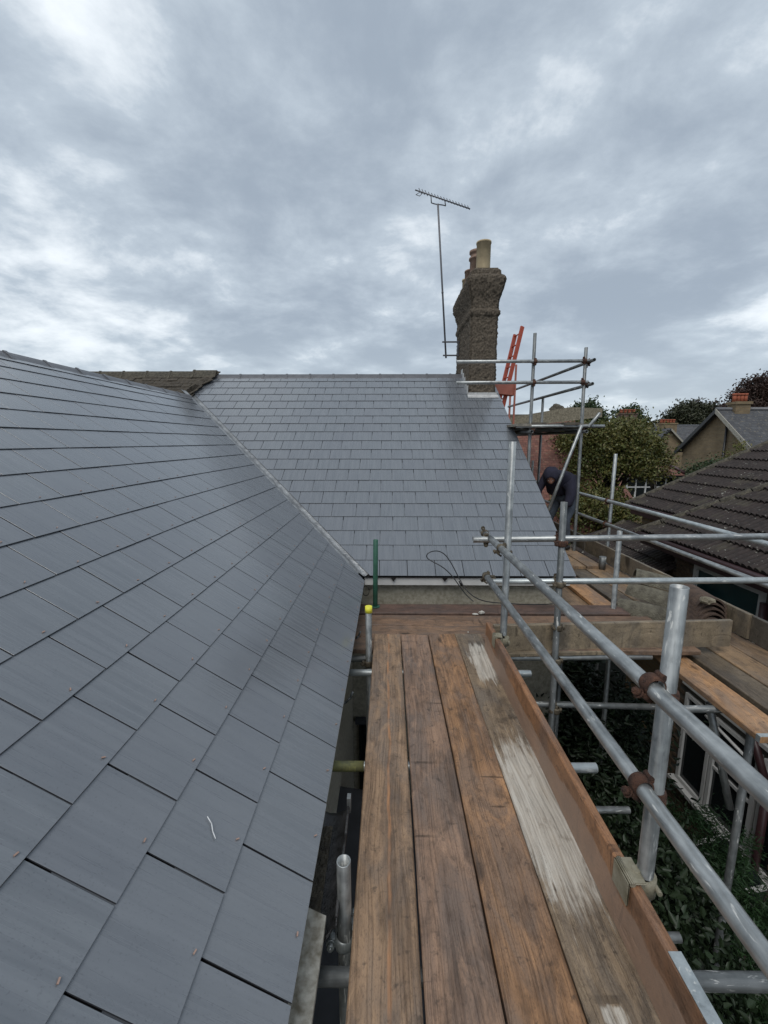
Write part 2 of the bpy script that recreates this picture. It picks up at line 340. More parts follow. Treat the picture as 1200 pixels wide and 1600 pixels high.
TR = .0242
def pipe(name, a, b, mat, parent, r=TR, n=24, **p):
    """hollow scaffold tube with its own lengthwise axis"""
    mw, L = axis_mat(a, b); bm = bmesh.new(); rings = []
    for (rr, z) in ((r - .004, .25 if L > .5 else L * .4), (r - .004, 0), (r - .001, 0), (r, .001), (r, L - .001), (r - .001, L), (r - .004, L), (r - .004, L - (.25 if L > .5 else L * .4))):
        rings.append([bm.verts.new((rr * math.cos(i * 2 * math.pi / n), rr * math.sin(i * 2 * math.pi / n), z)) for i in range(n)])
    for A, B in zip(rings, rings[1:]):
        for i in range(n): bm.faces.new((A[i], A[(i + 1) % n], B[(i + 1) % n], B[i])).smooth = True
    bmesh.ops.recalc_face_normals(bm, faces=bm.faces)
    me = bpy.data.meshes.new(name); bm.to_mesh(me); bm.free(); return mobj(name, me, mat, parent, mw, **p)
def coupler(parent, pa, da, pb, db, mat='rust', big=1.0, flip=1):
    """two hinged bands, one round each tube, a web between them, and eye bolts with flanged nuts"""
    pa, pb, da, db = Vector(pa), Vector(pb), Vector(da).normalized(), Vector(db).normalized()
    m = MB(); link = (pb - pa)
    if link.length < 1e-4: link = da.cross(db) * .05
    ln = link.normalized()
    for p, d, sgn in ((pa, da, 1), (pb, db, -1)):
        side = d.cross(ln)
        if side.length < .1: side = d.orthogonal()
        side = side.normalized() * flip; away = side.cross(d).normalized()
        w = .024 * big; n = 18
        bm = m.bm; q = [d, side, away]
        rings = []
        for (rr, z) in ((TR + .001, -w), (TR + .006, -w * .95), (TR + .0085, -w * .5), (TR + .0085, w * .5), (TR + .006, w * .95), (TR + .001, w)):
            rings.append([bm.verts.new(p + d * z + side * rr * math.cos(i * 2 * math.pi / n) + away * rr * math.sin(i * 2 * math.pi / n)) for i in range(n)])
        for A, B in zip(rings, rings[1:]):
            for i in range(n): bm.faces.new((A[i], A[(i + 1) % n], B[(i + 1) % n], B[i])).smooth = True
        for k in (1, -1):                                    # hinge knuckle and bolt ear
            c = p + side * (TR + .013) * k
            m.tube(c - d * .017, c + d * .017, .010, None, 10)
        c = p + side * (TR + .020)
        m.tube(c - ln * .036, c + ln * .036, .0062, None, 8)     # eye bolt
        m.tube(c - ln * .030 * sgn, c - ln * .016 * sgn, .0125, .0135, 6)   # flanged nut
        m.tube(c - ln * .016 * sgn, c - ln * .012 * sgn, .017, None, 12)
    mid = (pa + pb) / 2; m.tube(mid - ln * .012, mid + ln * .012, .020 * big, None, 10)
    bmesh.ops.recalc_face_normals(m.bm, faces=m.bm.faces)
    return m.out('coupler', M[mat], parent)
def grid_part(name, fn, nu, nv, mat, parent=None, close=False, smooth=True, **p):
    vs = [fn(i / (nu if close else nu - 1), j / (nv - 1)) for j in range(nv) for i in range(nu)]; fs = []
    for j in range(nv - 1):
        for i in range(nu if close else nu - 1):
            a = j * nu + i; b = j * nu + (i + 1) % nu; fs.append((a, b, b + nu, a + nu))
    return mobj(name, npmesh(name, vs, fs), mat, parent, smooth=smooth, **p)

# ------------------------------------------------------------------ ground
me = MB().poly([(-400, -400, -4.9), (400, -400, -4.9), (400, 400, -4.9), (-400, 400, -4.9)]).mesh()
mobj('ground', me, M['ground'], kind='structure')
gp = MB().poly([(2.2, -6, -4.894), (5.0, -6, -4.894), (5.0, 3.6, -4.894), (2.2, 3.6, -4.894)]).mesh()
M['paving'] = simple('paving', (.10, .10, .10), .85, 0, .4, 3, .4)
mobj('garden_path', gp, M['paving'], kind='structure')

# ------------------------------------------------------------------ THE HOUSE: two wings meeting at a valley
XE, ZE, YE = -.251, .195, 4.295
PLa = math.atan(.675); PFa = R(32.4)
RX, RZ = -3.50, ZE + .675 * (3.50 - .251)             # left ridge
RY, RZF = YE + 4.96 * math.cos(PFa), ZE + 4.96 * math.sin(PFa)
VX = .97
left = thing('house_wing', (-2, 1, -4.9), 'near left wing of the house with freshly laid blue grey slates beside the boarded walkway', 'house')
far = thing('house_wing', (0, 6, -4.9), 'cross wing of the house straight ahead with slate roof, tall roughcast chimney and pebbledashed wall', 'house')
# roof frames: local x along eave, y up the slope, z out of the roof
ML = Matrix.Translation((XE, 0, ZE)) @ Matrix(((0, -math.cos(PLa), math.sin(PLa)), (1, 0, 0), (0, math.sin(PLa), math.cos(PLa)))).to_4x4()
MF = Matrix.Translation((0, YE, ZE)) @ Matrix(((1, 0, 0), (0, math.cos(PFa), -math.sin(PFa)), (0, math.sin(PFa), math.cos(PFa)))).to_4x4()
va = Vector((XE, YE - .01, 0)); vb = Vector((-3.55, 7.80, 0)); vd = (vb - va).normalized(); vn = Vector((vd.y, -vd.x, 0))   # vn points to the far roof's side (+x)
if vn.x < 0: vn = -vn
DECKN = -.012
# left roof deck (a slab) and far roof deck
lr = MB().poly([ML @ Vector((-3.2, .01, DECKN)), ML @ Vector((4.24, .01, DECKN)), ML @ Vector((7.80, 3.915, DECKN)), ML @ Vector((-3.2, 3.915, DECKN))], (0, 0, -.06)).out('roof', M['felt'], left)
lb = MB().poly([(RX, -3.2, RZ - .03), (RX, 7.9, RZ - .03), (RX - 3.3, 7.9, .19), (RX - 3.3, -3.2, .19)], (0, 0, -.06)).out('roof', M['slate_far'], left)
fr = MB().poly([MF @ Vector((XE, .01, DECKN)), MF @ Vector((1.97, .01, DECKN)), MF @ Vector((1.97, 4.97, DECKN)), MF @ Vector((-3.6, 4.97, DECKN)), MF @ Vector((-3.6, 4.16, DECKN))], (0, 0, -.06)).out('roof', M['felt'], far)
fb = MB().poly([(1.97, RY, RZF - .03), (-3.6, RY, RZF - .03), (-3.6, RY + 4.15, .19), (1.97, RY + 4.15, .19)], (0, 0, -.06)).out('roof', M['slate_far'], far)
SW, SG = .3, .0062
def slate_bm(u0, u1, v0, h=.42):
    """one slate in its roof frame: tail proud, head tucked under"""
    bm = bmesh.new(); x0, x1 = u0 + SG / 2, u1 - SG / 2; t0, t1 = .0132, .0015; th = .0050
    f = lambda x, y, z: bm.verts.new((x, y, z)); c = .0008
    a = [f(x0, v0, t0), f(x1, v0, t0), f(x1, v0 + h, t1), f(x0, v0 + h, t1)]
    b = [f(x0, v0, t0 + th - c), f(x1, v0, t0 + th - c), f(x1, v0 + h, t1 + th - c), f(x0, v0 + h, t1 + th - c)]
    d = [f(x0 + c, v0 + c, t0 + th), f(x1 - c, v0 + c, t0 + th), f(x1 - c, v0 + h, t1 + th), f(x0 + c, v0 + h, t1 + th)]
    bm.faces.new(a[::-1]); bm.faces.new(d)
    for i in range(4):
        j = (i + 1) % 4; bm.faces.new((a[i], a[j], b[j], b[i])).material_index = 1; bm.faces.new((b[i], b[j], d[j], d[i]))
    return bm
_sh = {}
def shared_slate(w, h=.42):
    k = (round(w, 3), round(h, 3))
    if k not in _sh:
        bm = slate_bm(0, k[0], 0, k[1]); me = bpy.data.meshes.new('slate'); bm.to_mesh(me); bm.free(); _sh[k] = me
    return _sh[k]
def lay(MR, vmax, rows, phase, u_lo, u_hi, parent, cutters, campos, skew=0.0, seed=1, hide=None):
    rnd = random.Random(seed); items = []
    for k, v in enumerate(rows):
        ph = phase[k % 2] + skew * k; a = math.floor((u_lo - ph) / SW)
        u = ph + a * SW
        while u < u_hi - .02:
            x0, x1 = max(u, u_lo), min(u + SW, u_hi)
            if k % 2 == 1 and x1 >= u_hi - .001 and x1 - x0 < .16 and len(rows) > 18 and items and items[-1][2] == k:      # verge: slate and a half
                p = items.pop(); x0 = p[0]
            if x1 - x0 > .03: items.append((x0, x1, k, v))
            u += SW
    res = []
    for (x0, x1, k, v) in items:
        lift = rnd.uniform(0, .0016)
        loc = MR @ Matrix.Translation((x0, v, lift)) @ Matrix.Rotation(rnd.gauss(0, .0022), 4, 'Z')
        w = x1 - x0; cut = False; drop = False
        for (p, n) in cutters:
            ds = [(MR @ Vector((x, y, 0)) - p) for x in (x0, x1) for y in (v, v + .42)]
            ds = [Vector((d.x, d.y, 0)).dot(n) for d in ds]
            if max(ds) <= .005: drop = True
            elif min(ds) < 0: cut = True
        if drop or (hide and hide(MR @ Vector(((x0 + x1) / 2, v, 0)))): continue
        if cut:
            bm = slate_bm(0, w, 0, min(.42, vmax - v))
            for (p, n) in cutters:
                pl = loc.inverted() @ p; nl = (loc.inverted().to_3x3() @ n)
                g = bmesh.ops.bisect_plane(bm, geom=bm.verts[:] + bm.edges[:] + bm.faces[:], plane_co=pl, plane_no=nl, clear_inner=True)
                ed = [e for e in g['geom_cut'] if isinstance(e, bmesh.types.BMEdge)]
                if ed:
                    try: bmesh.ops.contextual_create(bm, geom=ed)
                    except Exception: pass
            if not bm.faces: bm.free(); continue
            me = bpy.data.meshes.new('slate'); bm.to_mesh(me); bm.free()
        else: me = shared_slate(w, min(.42, vmax - v))
        c = loc @ Vector((w / 2, .12, 0)); d = (c - campos); ang = abs((MR.to_3x3() @ Vector((0, 0, 1))).dot(d.normalized()))
        vis = .6 < d.y and abs(d.x) < d.y * 1.05 + .3
        res.append((ang / d.length_squared * (1 if vis else .001), me, loc, cut))
    res.sort(key=lambda r: -r[0])
    for r in res:
        if not r[1].materials: r[1].materials.append(M['slate']); r[1].materials.append(M['edge_shade'])
    for r in res[:300]: mobj('slate', r[1], M['slate'], parent, r[2])
    if len(res) > 300:
        bm = bmesh.new()
        for r in res[300:]:
            n0 = len(bm.verts); bm.from_mesh(r[1]); bm.verts.ensure_lookup_table()
            for vv in bm.verts[n0:]: vv.co = r[2] @ vv.co
        me = bpy.data.meshes.new('slate_courses'); 
        # bring into the roof frame so that the grain runs up the slope
        inv = MR.inverted()
        for vv in bm.verts: vv.co = inv @ vv.co
        bm.to_mesh(me); bm.free(); me.materials.clear(); me.materials.append(M['slate']); me.materials.append(M['edge_shade']); mobj('slate_courses', me, M['slate'], parent, MR, kind='stuff', label='slates not laid singly, further up the roof')
CAMP = Vector((0, 0, 1.61))
rowsL = [0, .262, .510, .752, .992] + [.992 + .2395 * i for i in range(1, 12)] + [3.78]
rowsF = [0, .222, .45, .685, .928, 1.175, 1.411, 1.655, 1.906, 2.155, 2.403, 2.644, 2.905, 3.156, 3.405, 3.664, 3.932, 4.19, 4.45, 4.72]
cutL = [(va - vn * .105, -vn)]; cutF = [(va + vn * .045, vn)]
lay(ML, 3.90, rowsL, (1.140, .982), -1.6, 8.2, lr, cutL, CAMP, .0045, 1)
oldline = (Vector((-3.60, 7.80, 0)), Vector((.93, -.36, 0)).normalized())
def under_chimney(p): return p.x > 1.40 and p.y > 7.9
lay(MF, 4.95, rowsF, (-.095, -.244), -3.7, 1.985, fr, cutF + [oldline], CAMP, -.001, 2, under_chimney)
# copper rivets in the slate tails
mb = MB()
for k, v in enumerate(rowsL[:9]):
    ph = (1.140, .982)[k % 2] + .0045 * k; u = ph - 3 * SW
    while u < 4.2:
        p = Vector((u + .15 + random.uniform(-.008, .008), v + .022, .0215))
        if .4 < u + .15 < 4.0 - v * .6 or v > .2 and u < 4:
            rz = Matrix.Rotation(random.uniform(-.9, .9), 4, 'Z'); mb.box((-.0055, -.002, -.001), (.0055, .002, .0018), ML @ Matrix.Translation(p) @ rz)
        u += SW
mb.out('rivets', M['copper'], lr, kind='stuff', label='small copper disc rivets in the slate tails')
# chalk mark on one slate
ck = ML @ Vector((0, 0, 0)); mb = MB()
pts = [ML @ Vector((1.085, .385, .0215)), ML @ Vector((1.105, .372, .0213)), ML @ Vector((1.118, .350, .0212)), ML @ Vector((1.142, .336, .0212))]
pts = [ML @ Vector(p) for p in ((1.152, .402, .0212), (1.139, .380, .0213), (1.119, .366, .0212), (1.104, .349, .0214))]
mb.path(pts, .0016, 6); mb.out('chalk_mark', M['chalk'], lr)
# lead valley
def valley(s, t):
    L = 4.90; along = s * L; c = va + vd * along; off = (t - .5) * 2
    p = c + vn * off * .155
    zl = ZE + .675 * max(0, XE - p.x); zf = ZE + math.tan(PFa) * max(0, p.y - YE)
    z = max(zl if off < 0 else zf, min(zl, zf)) + .006
    wr = mnoise.noise(Vector((along * 9, off * 3, 1))) * .006 + (.020 * math.exp(-((off + .42) / .16) ** 2))
    return (p.x, p.y, z + wr)
grid_part('valley_lead', valley, 120, 15, M['lead'], far)
# ridge tiles
def ridge_tile(L=.452, w=.13, rise=.075, mat='ridge'):
    bm = bmesh.new(); n = 9; prof = []
    for i in range(n):
        a = -1 + 2 * i / (n - 1); prof.append((a * w, rise * (1 - abs(a) ** 2.2) * .60 - .100 * abs(a)))
    def ring(y, s, dz=0): return [bm.verts.new((x * s, y, z * s + dz)) for x, z in prof]
    rs = [ring(0, 1.12, .004), ring(.04, 1.12, .004), ring(.043, 1.0, 0), ring(L, .97, 0)]
    for A, B in zip(rs, rs[1:]):
        for i in range(n - 1): bm.faces.new((A[i], A[i + 1], B[i + 1], B[i]))
    bm.faces.new(rs[0]); me = bpy.data.meshes.new('ridge_tile'); bm.to_mesh(me); bm.free(); return me
rt = ridge_tile()
y = -1.0; i = 0
while y < 7.5:
    mobj('ridge_tile', rt, M['ridge'], left, Matrix.Translation((RX, y, RZ - .012 + random.uniform(-.003, .003))) @ Matrix.Rotation(random.gauss(0, .006), 4, 'Z')); y += .452
x = -3.35
while x < 1.05:
    L = Matrix.Translation((x, RY, RZF + .002)) @ Matrix.Rotation(R(-90), 4, 'Z'); mobj('ridge_tile', rt, M['ridge'], far, L); x += .452
mobj('ridge_tile', ridge_tile(.24), M['ridge'], far, Matrix.Translation((x, RY, RZF + .002)) @ Matrix.Rotation(R(-90), 4, 'Z'))
# bargeboard (verge), eaves
MB().box((1.955, 0, -.08), (1.978, 4.96, -.013), MF).out('verge_board', M['black'], far)
MB().box((XE + .0, YE + .012, .100), (1.93, YE + .032, .183)).out('fascia_board', M['white'], far)
MB().box((XE, YE - .004, .1845), (1.985, YE + .034, .193)).out('eave_strip', M['black'], far)
for x in (.055, .60, 1.16):
    MB().poly([(x - .026, YE + .010, .182), (x + .026, YE + .010, .182), (x, YE + .010, .145)], (0, -.02, 0)).out('gutter_bracket', M['black'], far)
# walls
M['dash_cream'] = simple('cream_pebbledash', (.66, .62, .52), .92, 0, .4, 30, 1.0, col2=(.42, .39, .31), dist=.012)
MB().box((-6.5, -3.2, -4.9), (-.40, 4.36, ZE - .01)).out('wall', M['dash_cream'], left)
def wallY(s, t): return (-.42 + s * 2.27, YE + .085 + mnoise.noise(Vector((s * 60, t * 60, 0))) * .004, .17 - t * 5.07)
grid_part('wall', wallY, 90, 160, M['dash'], far)
MB().box((-6.4, 4.44, -4.9), (1.848, RY + 4.0, .1)).out('wall', M['dash'], far)
MB().poly([(1.85, 4.40, .1), (1.85, RY + 4.0, .1), (1.85, RY, RZF - .1)], (-.1, 0, 0)).out('gable', M['dash'], far)
# dark opening low in the far wall, grey bay roof against the left wall
w = MB().box((-.33, 4.33, -3.1), (.15, 4.36, -1.55)).out('window', M['glass'], far)
MB().box((-.37, 4.30, -1.55), (.19, 4.37, -1.50)).out('window_frame', M['roof_grey'], w)
MB().poly([(-.4, .3, -1.24), (.30, .3, -1.36), (.30, 3.1, -1.36), (-.4, 3.1, -1.24)], (0, 0, -.05)).out('bay_roof', M['roof_grey'], left)
MB().box((-.4, .35, -4.9), (.22, 3.05, -1.42)).out('bay_wall', M['roof_grey'], left)
# eave timbers and the broken gutter under the near eave
MB().box((-.36, -.6, -.10), (-.285, 1.22, .13)).out('soffit_board', M['cream_board'], left)
MB().poly([(-.283, -.6, .052), (-.215, -.6, .052), (-.205, 1.16, .052), (-.283, 1.19, .052)], (0, 0, -.022)).out('fascia_board', M['cream_board'], left)
MB().box((-.42, 1.24, .02), (-.272, 4.1, .14)).out('eave_board', M['dash'], left)
def gut(s, t):
    a = math.pi * (s * 1.04 + .98); y = 1.14 + t * .46 + .06 * mnoise.noise(Vector((s * 4, 2, t))) * (1 if t < .1 or t > .9 else 0)
    return (-.232 + .062 * math.cos(a), y, .055 + .050 * math.sin(a) + .004 * mnoise.noise(Vector((s * 9, y * 20, 0))))
g = grid_part('gutter', gut, 14, 30, M['gutter'], left)
MB().path([(-.170, 1.15, .058), (-.172, 1.30, .060), (-.169, 1.45, .057), (-.171, 1.60, .060)], .006, 8).out('gutter_rim', M['gutter'], left)
MB().box((-.176, 1.575, .03), (-.160, 1.605, .10)).out('gutter_clip', M['galv_dark'], left)
md = g.modifiers.new('s', 'SOLIDIFY'); md.thickness = .004
def sludge(s, t): return (-.275 + s * .045, 1.17 + t * .35, .022 + .012 * mnoise.noise(Vector((s * 6, t * 22, 3))))
grid_part('gutter_debris', sludge, 12, 60, M['moss'], left)
# hanging lead loop at the valley foot
mb = MB(); pts = [(-.235 + .035 * math.sin(a) , YE - .06, .115 - .055 * (1 - math.cos(a)) ) for a in [i * .5 for i in range(14)]]
mb.path(pts, .0045, 6); mb.out('drip_wire', M['black'], far)

# ------------------------------------------------------------------ chimney (part of the cross wing)
CX, CY0, CY1 = 1.672, 7.80, 9.35
prof = [(2.05, 0), (2.6, 0), (3.70, .0), (3.765, .0), (3.78, .022), (3.82, .032), (3.86, .024), (3.89, .002), (3.98, .004), (4.08, .028), (4.20, .066), (4.30, .088), (4.36, .092), (4.41, .070), (4.425, .035), (4.44, .015), (4.50, .012), (4.54, -.02), (4.56, -.10)]
def chimf(s, t):
    zz = 2.05 + t * 2.51
    for (a, oa), (b, ob) in zip(prof, prof[1:]):
        if a <= zz <= b + 1e-6: o = oa + (ob - oa) * (zz - a) / (b - a); break
    hw, hl = .238 + o, (CY1 - CY0) / 2 + o; per = 4 * (hw + hl); d = s * per
    if d < 2 * hw: x, y, n = -hw + d, -hl, (0, -1)
    elif d < 2 * hw + 2 * hl: x, y, n = hw, -hl + d - 2 * hw, (1, 0)
    elif d < 4 * hw + 2 * hl: x, y, n = hw - (d - 2 * hw - 2 * hl), hl, (0, 1)
    else: x, y, n = -hw, hl - (d - 4 * hw - 2 * hl), (-1, 0)
    q = Vector((x * 34, y * 34, zz * 34)); r = mnoise.noise(q) * .017 + mnoise.noise(q * .35) * .012
    cr = .022 if min(hw - abs(x), hl - abs(y)) < .012 and hw - abs(x) < .02 and hl - abs(y) < .02 else 0
    return (CX + x + n[0] * r - cr * (1 if x > 0 else -1), (CY0 + CY1) / 2 + y + n[1] * r - cr * (1 if y > 0 else -1), zz + mnoise.noise(q + Vector((5, 5, 5))) * .006)
ch = grid_part('chimney', chimf, 300, 190, M['roughcast'], far, close=True)
MB().box((1.47, CY0 + .04, 4.50), (1.88, CY1 - .04, 4.555)).out('mortar_bed', M['roughcast'], ch)
def pot(x, y, z0, z1, r, mat, rims):
    bm = bmesh.new(); n = 28; pr = [(r * .96, z0)] + [(r, z0 + .1)] + [(r, z1 - .03), (r + .008, z1 - .028), (r + .008, z1), (r - .02, z1), (r - .02, z1 - .3)]
    if rims: pr = [(r * .9, z0), (r, z0 + .05), (r * .97, z1 - .16), (r + .018, z1 - .15), (r + .018, z1 - .12), (r * .92, z1 - .11), (r * .9, z1 - .05), (r + .012, z1 - .04), (r + .012, z1), (r - .02, z1), (r - .02, z1 - .3)]
    rs = [[bm.verts.new((x + a * math.cos(i * 2 * math.pi / n), y + a * math.sin(i * 2 * math.pi / n), z)) for i in range(n)] for a, z in pr]
    for A, B in zip(rs, rs[1:]):
        for i in range(n): bm.faces.new((A[i], A[(i + 1) % n], B[(i + 1) % n], B[i])).smooth = True
    me = bpy.data.meshes.new('chimney_pot'); bm.to_mesh(me); bm.free(); return mobj('chimney_pot', me, M[mat], ch)
pot(1.655, 8.02, 4.50, 5.03, .122, 'pot_cream', 0)['label'] = 'plain cream clay chimney pot at the front'
pot(1.615, 8.42, 4.50, 5.05, .122, 'pot_pink', 1)['label'] = 'brownish clay chimney pot with rolled rims'
pot(1.60, 8.82, 4.50, 4.86, .125, 'pot_pink', 0); pot(1.60, 9.15, 4.50, 4.82, .115, 'pot_cream', 0)
# lead flashing: apron in front, stepped up the left side
mb = MB(); mb.box((1.41, 4.03, .020), (1.95, 4.14, .026), MF)
mb.out('lead_flashing', M['lead_white'], ch)
MB().box((1.42, CY0 - .022, 2.40), (1.93, CY0 - .010, 2.475)).out('lead_flashing', M['lead_white'], ch)
for i in range(5):
    y0 = CY0 + i * .15; z0 = ZE + math.tan(PFa) * (y0 - YE) + .01
    MB().box((CX - .262, y0, z0), (CX - .250, y0 + .16, z0 + .17)).out('lead_flashing', M['lead_white'], ch)

# old mossy roof running on to the left behind the near ridge
old = thing('old_roof', (-7, 8, -4.9), 'old dark mossy clay tiled roof showing above the near ridge at left', 'house')
rows_old = 9; og = MB()
ox0 = -9.6
mo = Matrix.Translation((0, 0, .03)) @ MF
otile = MB().box((0, 0, .0), (.16, .30, .016)).bevel(.004).mesh('tile')
orf = MB().poly([mo @ Vector((-3.42, 4.98, -.02)), mo @ Vector((-10, 4.98, -.02)), mo @ Vector((-10, 0, -.02)), mo @ Vector((-3.62, 0, -.02)), mo @ Vector((-3.62, 4.1, -.02))], (0, 0, -.08)).out('roof', M['old_tile'], old)
cnt = 0
for k in range(9):
    v = 4.98 - .125 * (9 - k) - .08
    x = -8.7 + (.08 if k % 2 else 0)
    while x < -3.50 - (4.9 - v) * .14:
        T = mo @ Matrix.Translation((x, v, .012 + random.uniform(0, .012))) @ Matrix.Rotation(R(-4) + random.gauss(0, .02), 4, 'X') @ Matrix.Rotation(random.gauss(0, .02), 4, 'Z')
        if cnt < 298: mobj('tile', otile, M['old_tile'], orf, T)
        cnt += 1; x += .165
for i in range(12):
    mobj('ridge_tile', ridge_tile(.46, .15, .09) if i == 0 else rid, M['moss'], old, Matrix.Translation((-3.32 - .46 * (i + 1), RY - .02, RZF + .05 + (.02 if i == 0 else 0))) @ Matrix.Rotation(R(-90), 4, 'Z'))
    if i == 0: rid = bpy.data.objects['ridge_tile'].data; rid = ridge_tile(.46, .15, .09)
# loose mortar and broken tile ends where old meets new
for i in range(6):
    s = i / 5; p = mo @ Vector((-3.44 - .20 * s, 4.80 - .75 * s, .03))
    mobj('tile', otile, M['moss'], orf, Matrix.Translation(p) @ Matrix.Rotation(PFa, 4, 'X') @ Matrix.Rotation(R(-25) + random.gauss(0, .1), 4, 'Z') @ Matrix.Translation((-.1, -.06, 0)) @ Matrix.Scale(1.1, 4))
MB().box((-10, YE + .1, -4.9), (-6.45, RY + 4, .1)).out('wall', M['brick_brown'], old)
MB().poly([(-3.62, RY, RZF - .02), (-10, RY, RZF - .02), (-10, RY + 4.1, .19), (-3.62, RY + 4.1, .19)], (0, 0, -.06)).out('roof', M['old_tile'], old)

# ------------------------------------------------------------------ television aerial
ta = thing('tv_aerial', (1.36, 9.0, 3.5), 'thin television aerial on a tall mast strapped to the chimney', 'aerial')
ab = Vector((1.17, 9.0, 3.29)); at_ = Vector((.945, 9.0, 6.13))
pipe('mast', ab, at_, M['mast'], ta, r=.018, n=12)
pipe('mast_clamp', Vector((1.07, 8.995, 4.55)) - Vector((0, 0, .03)), Vector((1.07, 8.995, 4.55)), M['mast'], ta, r=.022, n=10)
for z in (3.34, 3.60):
    t_ = (z - ab.z) / (at_.z - ab.z); x = ab.x + (at_.x - ab.x) * t_
    MB().box((x - .06, 8.975, z - .012), (1.45, 9.01, z + .012)).out('bracket_arm', M['mast'], ta)
MB().box((1.395, 8.97, 3.32), (1.42, 9.01, 3.62)).out('bracket_plate', M['mast'], ta)
b0, b1 = Vector((.50, 8.95, 6.35)), Vector((1.585, 9.10, 6.09)); bd = (b1 - b0).normalized()
MB().tube(b0 - bd * .0, b1, .012, None, 8).out('boom', M['mast'], ta)
cr0 = at_ + Vector((0, 0, 0)); c1 = b0 + bd * .32; c2 = b0 + bd * .60
MB().path([c1, c1 - Vector((-.01, 0, .13)), cr0 - Vector((.06, 0, -.0)), cr0 + Vector((.10, 0, -.02)), c2 - Vector((-.02, 0, .10)), c2], .010, 8).out('cradle', M['mast'], ta)
for i in range(17):
    p = b0 + bd * (.10 + i * .062); e = Vector((-.30, .35, .80)).normalized() * (.052 if i > 2 else .070)
    MB().tube(p - e + Vector((0, 0, .012)), p + e + Vector((0, 0, .012)), .0065, None, 6).out('director_rod', M['mast'], ta)
MB().path([b0 + bd * .1 + Vector((0, .1, .04)), b0 + bd * .02 + Vector((0, .05, -.05)), b0 + bd * .09 + Vector((.0, -.02, -.09)), b0 + bd * .16], .006, 6).out('dipole', M['mast'], ta)

# ------------------------------------------------------------------ NEAR SCAFFOLD
BW = .228
def board(name, x0, y0, x1, y1, ztop, w, th, mat, label, group, rot=0, parent=None, cat='scaffold board'):
    """board whose near-left corner... runs from (x0,y0) to (x1,y1) along its centre line"""
    a = Vector((x0, y0, 0)); b = Vector((x1, y1, 0)); d = b - a; L = d.length; bm = bmesh.new(); n = 26
    vs = []
    sd = random.uniform(0, 50)
    for j in range(n + 1):
        y = L * j / n; jit = mnoise.noise(Vector((y * 1.3, sd, 0))) * .003; row = []
        for (x, z) in ((-w / 2, -th), (-w / 2, -.005), (-w / 2 + .005, 0), (-w / 6, .0006), (w / 6, -.0004), (w / 2 - .005, 0), (w / 2, -.005), (w / 2, -th)):
            ed = mnoise.noise(Vector((y * 9, x * 20, sd))) * .0014 if abs(x) > w / 3 else 0
            row.append(bm.verts.new((x + jit + ed, y, z + mnoise.noise(Vector((y * .8, x * 2, sd))) * .003)))
        vs.append(row)
    for A, B in zip(vs, vs[1:]):
        for i in range(8): bm.faces.new((A[i], A[(i + 1) % 8], B[(i + 1) % 8], B[i]))
    bm.faces.new(vs[0][::-1]); bm.faces.new(vs[-1]); bmesh.ops.recalc_face_normals(bm, faces=bm.faces)
    me = bpy.data.meshes.new(name); bm.to_mesh(me); bm.free()
    mw = Matrix.Translation((x0, y0, ztop)) @ Matrix.Rotation(math.atan2(-d.x, d.y), 4, 'Z') @ Matrix.Rotation(rot, 4, 'Y')
    return mobj(name, me, mat, parent, mw, label=label, cat=cat, group=group) if parent is None else mobj(name, me, mat, parent, mw, label=label)
G1 = 'scaffold boards of the near walkway'
wb = [mk_wood('board_wood_a', (.33, .215, .130), (.150, .098, .064), streak=(.012, (.42, .21, .10)), seed=1.3, stain_amt=.35),
      mk_wood('board_wood_b', (.31, .195, .128), (.140, .092, .066), seed=7.1, stain_amt=.45),
      mk_wood('board_wood_c', (.38, .210, .105), (.150, .088, .052), seed=13.7, stain_amt=.65),
      mk_wood('board_wood_d', (.29, .215, .140), (.125, .092, .064), seed=22.9, stain_amt=.6, patches=[(3.46, .30, .03, .095), (2.20, .46, .0, .15), (1.50, .028, -.03, .04)])]
lb4 = ['leftmost board of the near walkway, brown with one pale orange streak along its middle', 'second board from the left of the near walkway, even reddish brown', 'third board from the left of the near walkway, orange brown with dark stains', 'board of the near walkway against the toe board, splashed with white paint']
for i in range(4):
    xc = -.118 + BW * (i + .5) - .002
    board('scaffold_board', xc + (-.004 if i == 0 else 0), -.55, xc + (.0, -.002, .002, -.002)[i], 3.352 + (0, -.012, .006, .016)[i], .0, .222 if i else .219, .038, wb[i], lb4[i], G1)
G2 = 'scaffold boards running across below the slate eave'
cw = [mk_wood('board_wood_e', (.250, .160, .105), (.120, .080, .055), seed=31, stain_amt=.6), mk_wood('board_wood_f', (.270, .165, .100), (.130, .082, .055), seed=37, stain_amt=.5), mk_wood('board_wood_g', (.150, .090, .066), (.075, .048, .038), seed=41, stain_amt=.5),
      mk_wood('board_wood_h', (.25, .15, .09), (.12, .075, .05), seed=43, stain_amt=.4)]
board('scaffold_board', -.36, 3.27, 2.50, 3.27, -.040, .222, .036, cw[0], 'front cross board under the far ends of the walkway boards', G2)
board('scaffold_board', -.36, 3.50, 2.42, 3.50, -.040, .222, .036, cw[1], 'middle cross board, pale worn brown with white scraps behind it', G2)
board('scaffold_board', -.36, 3.732, 2.48, 3.732, -.040, .222, .036, cw[3], 'third cross board, sandy brown, just in front of the dark one', G2)
board('scaffold_board', -.33, 3.985, 2.34, 3.985, -.030, .225, .036, cw[2], 'dark brown cross board nearest the pebbledashed wall', G2)
ns = thing('scaffold', (.83, 1.2, -4.9), 'galvanised tube scaffold with guard rails and toe board beside the near walkway', 'scaffold')
SX = .836; RXI = .790
tb = mk_wood('toe_board_wood', (.36, .18, .088), (.17, .085, .045), seed=55, stain_amt=.25, wet=(-.10, (.42, .30, .23)))
